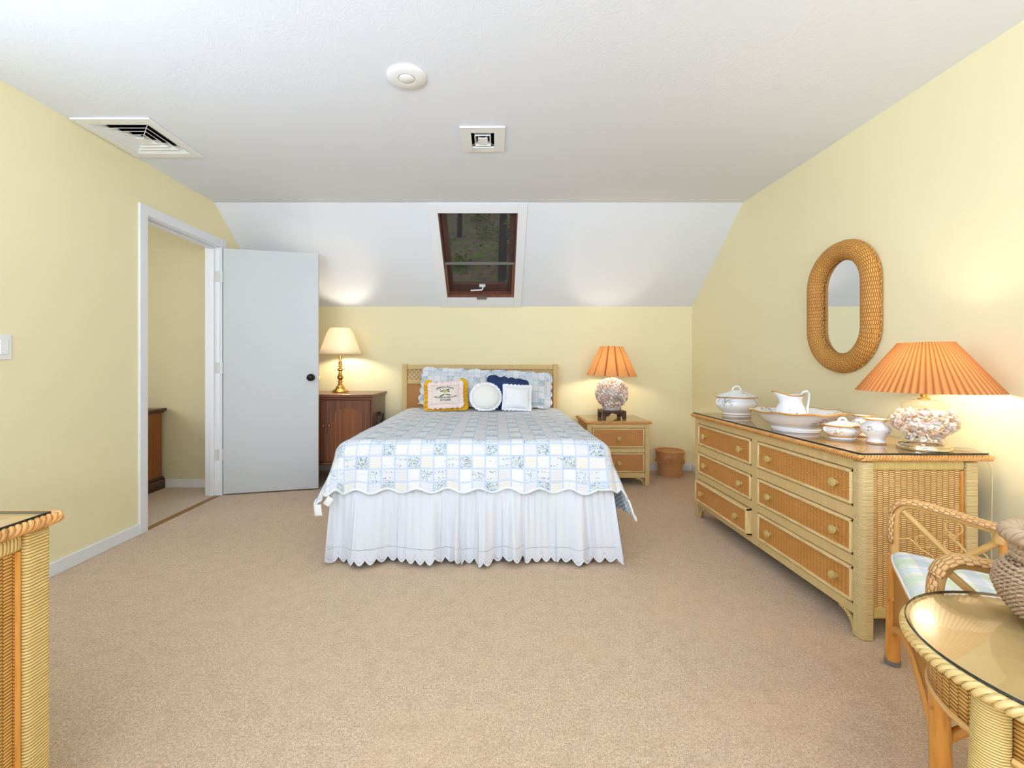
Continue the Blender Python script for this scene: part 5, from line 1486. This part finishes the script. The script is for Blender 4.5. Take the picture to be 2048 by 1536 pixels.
# V struts and scrolls under the arms
for (P0, d) in ((Fp, da), (Np, db)):
    def at(t, z): return P0+d*t+up*z
    m = MB(); m.tube([at(.022, .572), at(.152, .445)], .0095, 10); m.tube([at(.152, .445), at(.255, .548)], .0095, 10); m.build('arm_strut', M_RATTP, acn)
    m = MB(); m.tube([at(.250, .538), at(.256, .582)], .0195, 12); m.build('wrapped_joint', M_RATTP, acn)
    m = MB()
    def curl(t, z, r, a0, a1, n=18): return [at(t+r*cos(a0+(a1-a0)*k/n), z+r*sin(a0+(a1-a0)*k/n)) for k in range(n+1)]
    m.tube(curl(.148, .553, .021, -1, 4.4), .0026, 6); m.tube(curl(.147, .490, .021, -4, 1.6), .0026, 6)
    m.tube([at(.135, .525), at(.158, .505), at(.18, .48), at(.21, .462), at(.255, .452)], .0026, 6); m.tube(curl(.205, .475, .02, -2.2, 2.6), .0026, 6)
    m.tube(curl(.075, .482, .020, -1, 4.2), .0026, 6); m.tube([at(.005, .47), at(.04, .482), at(.07, .455), at(.1, .44)], .0026, 6)
    m.box(-.006, .006, -.006, .006, -.006, .006, M=Matrix.Translation(at(.147, .522)))
    m.build('scrollwork', M_RATTP, acn)
# back lattice behind
m = MB()
for k in range(1, 10):
    a = PI*k/10; q = cm+rd*rr_*cos(a)+bdir*rr_*1.05*sin(a); q0 = cm+rd*rr_*.8*cos(a)+bdir*rr_*.8*sin(a)
    m.tube([q0+up*.385, q+up*(.575+.20*sin(a)**1.5)], .006, 8)
m.build('back_spindles', M_RATTP, acn)
# cushion (rests on the chair)
cs = thing('seat_cushion', 'pastel green and blue plaid cushion on the rattan armchair', 'cushion', tuple((Fp+Np)/2+bdir*.2+up*.39))
c0, c1, c2, c3 = Fp-bdir*.022-fdir*.012, Np-bdir*.022+fdir*.012, Rn-fdir*-.02, Rf-fdir*.02
def cush(i, j, sgn=1):
    u, v = sin((i-.5)*PI), sin((j-.5)*PI)
    # superellipse corner rounding
    k = 1-.10*(abs(u)**4*abs(v)**4)
    a, b = (u*k+1)/2, (v*k+1)/2
    q = (c0.lerp(c1, a)).lerp(c3.lerp(c2, a), b)
    th = .030*(max(0, 1-u**6)*max(0, 1-v**6))**.5
    th2 = .010*(1-u*u)*(1-v*v)
    return q+up*(.424+(th+th2 if sgn > 0 else -th)), (a*.6, b*.4)
m = MB(); m.grid(lambda i, j: cush(i, j, 1), 28, 28); m.grid(lambda i, j: cush(i, j, -1), 28, 28, flip=True)
m.build('cushion_body', M_PLAID, cs, angle=0)
m = MB(); pts = [V(cush(k/20, 0)[0]) for k in range(20)]+[V(cush(1, k/20)[0]) for k in range(20)]+[V(cush(1-k/20, 1)[0]) for k in range(20)]+[V(cush(0, 1-k/20)[0]) for k in range(20)]
m.tube(pts, .0045, 8, True); m.build('piping', fabric('cream_piping', C(232, 230, 220), .1), cs)

# ------------------------------------------------------------------ lights, world, camera
def area(name, loc, rot, sx, sy, power, col):
    d = bpy.data.lights.new(name, 'AREA'); d.shape = 'RECTANGLE'; d.size = sx; d.size_y = sy; d.energy = power; d.color = col
    o = bpy.data.objects.new(name, d); COL.objects.link(o); o.location = loc; o.rotation_euler = rot
    return o
for a, b in WXS:      # daylight entering through the two rear windows
    area('window_daylight', ((a+b)/2, YR-.02, (WZ0+WZ1)/2), (math.radians(158), 0, 0), b-a-.1, WZ1-WZ0-.1, 165, (.65, .775, 1.0))
area('window_daylight', (XL+.02, sum(LW)/2, (WZ0+WZ1)/2), (math.radians(150), 0, math.radians(-90)), LW[1]-LW[0]-.1, WZ1-WZ0-.1, 72, (.65, .775, 1.0))  # lamp of the added left window, brightens far ceiling and dresser front
area('hallway_fill', (-4.2, 2.4, 1.5), (math.radians(90), 0, math.radians(-90)), 1.0, 1.2, 24, (.97, .98, 1.0))  # added fill lamp that brightens the hallway; no window opens there
w = bpy.data.worlds.new('sky'); scene.world = w; w.use_nodes = True
bg = w.node_tree.nodes['Background']; bg.inputs[0].default_value = (.80, .88, 1.0, 1); bg.inputs[1].default_value = .9

cam = bpy.data.cameras.new('camera'); co = bpy.data.objects.new('camera', cam); COL.objects.link(co)
co.location = (0, 0, 1.085); co.rotation_euler = (PI/2, 0, 0)
cam.sensor_width = 36; cam.lens = 890/2048*36; cam.shift_x = 34/2048; cam.shift_y = -40.5/2048; cam.clip_start = .02
scene.camera = co
vs = scene.view_settings; vs.view_transform = 'Standard'; vs.look = 'None'; vs.gamma = 1; vs.use_curve_mapping = False; vs.exposure = -0.03
scene.cycles.max_bounces = 10; scene.cycles.diffuse_bounces = 6; scene.cycles.transparent_max_bounces = 16
scene.cycles.caustics_reflective = False; scene.cycles.caustics_refractive = False
scene.cycles.sample_clamp_indirect = 6
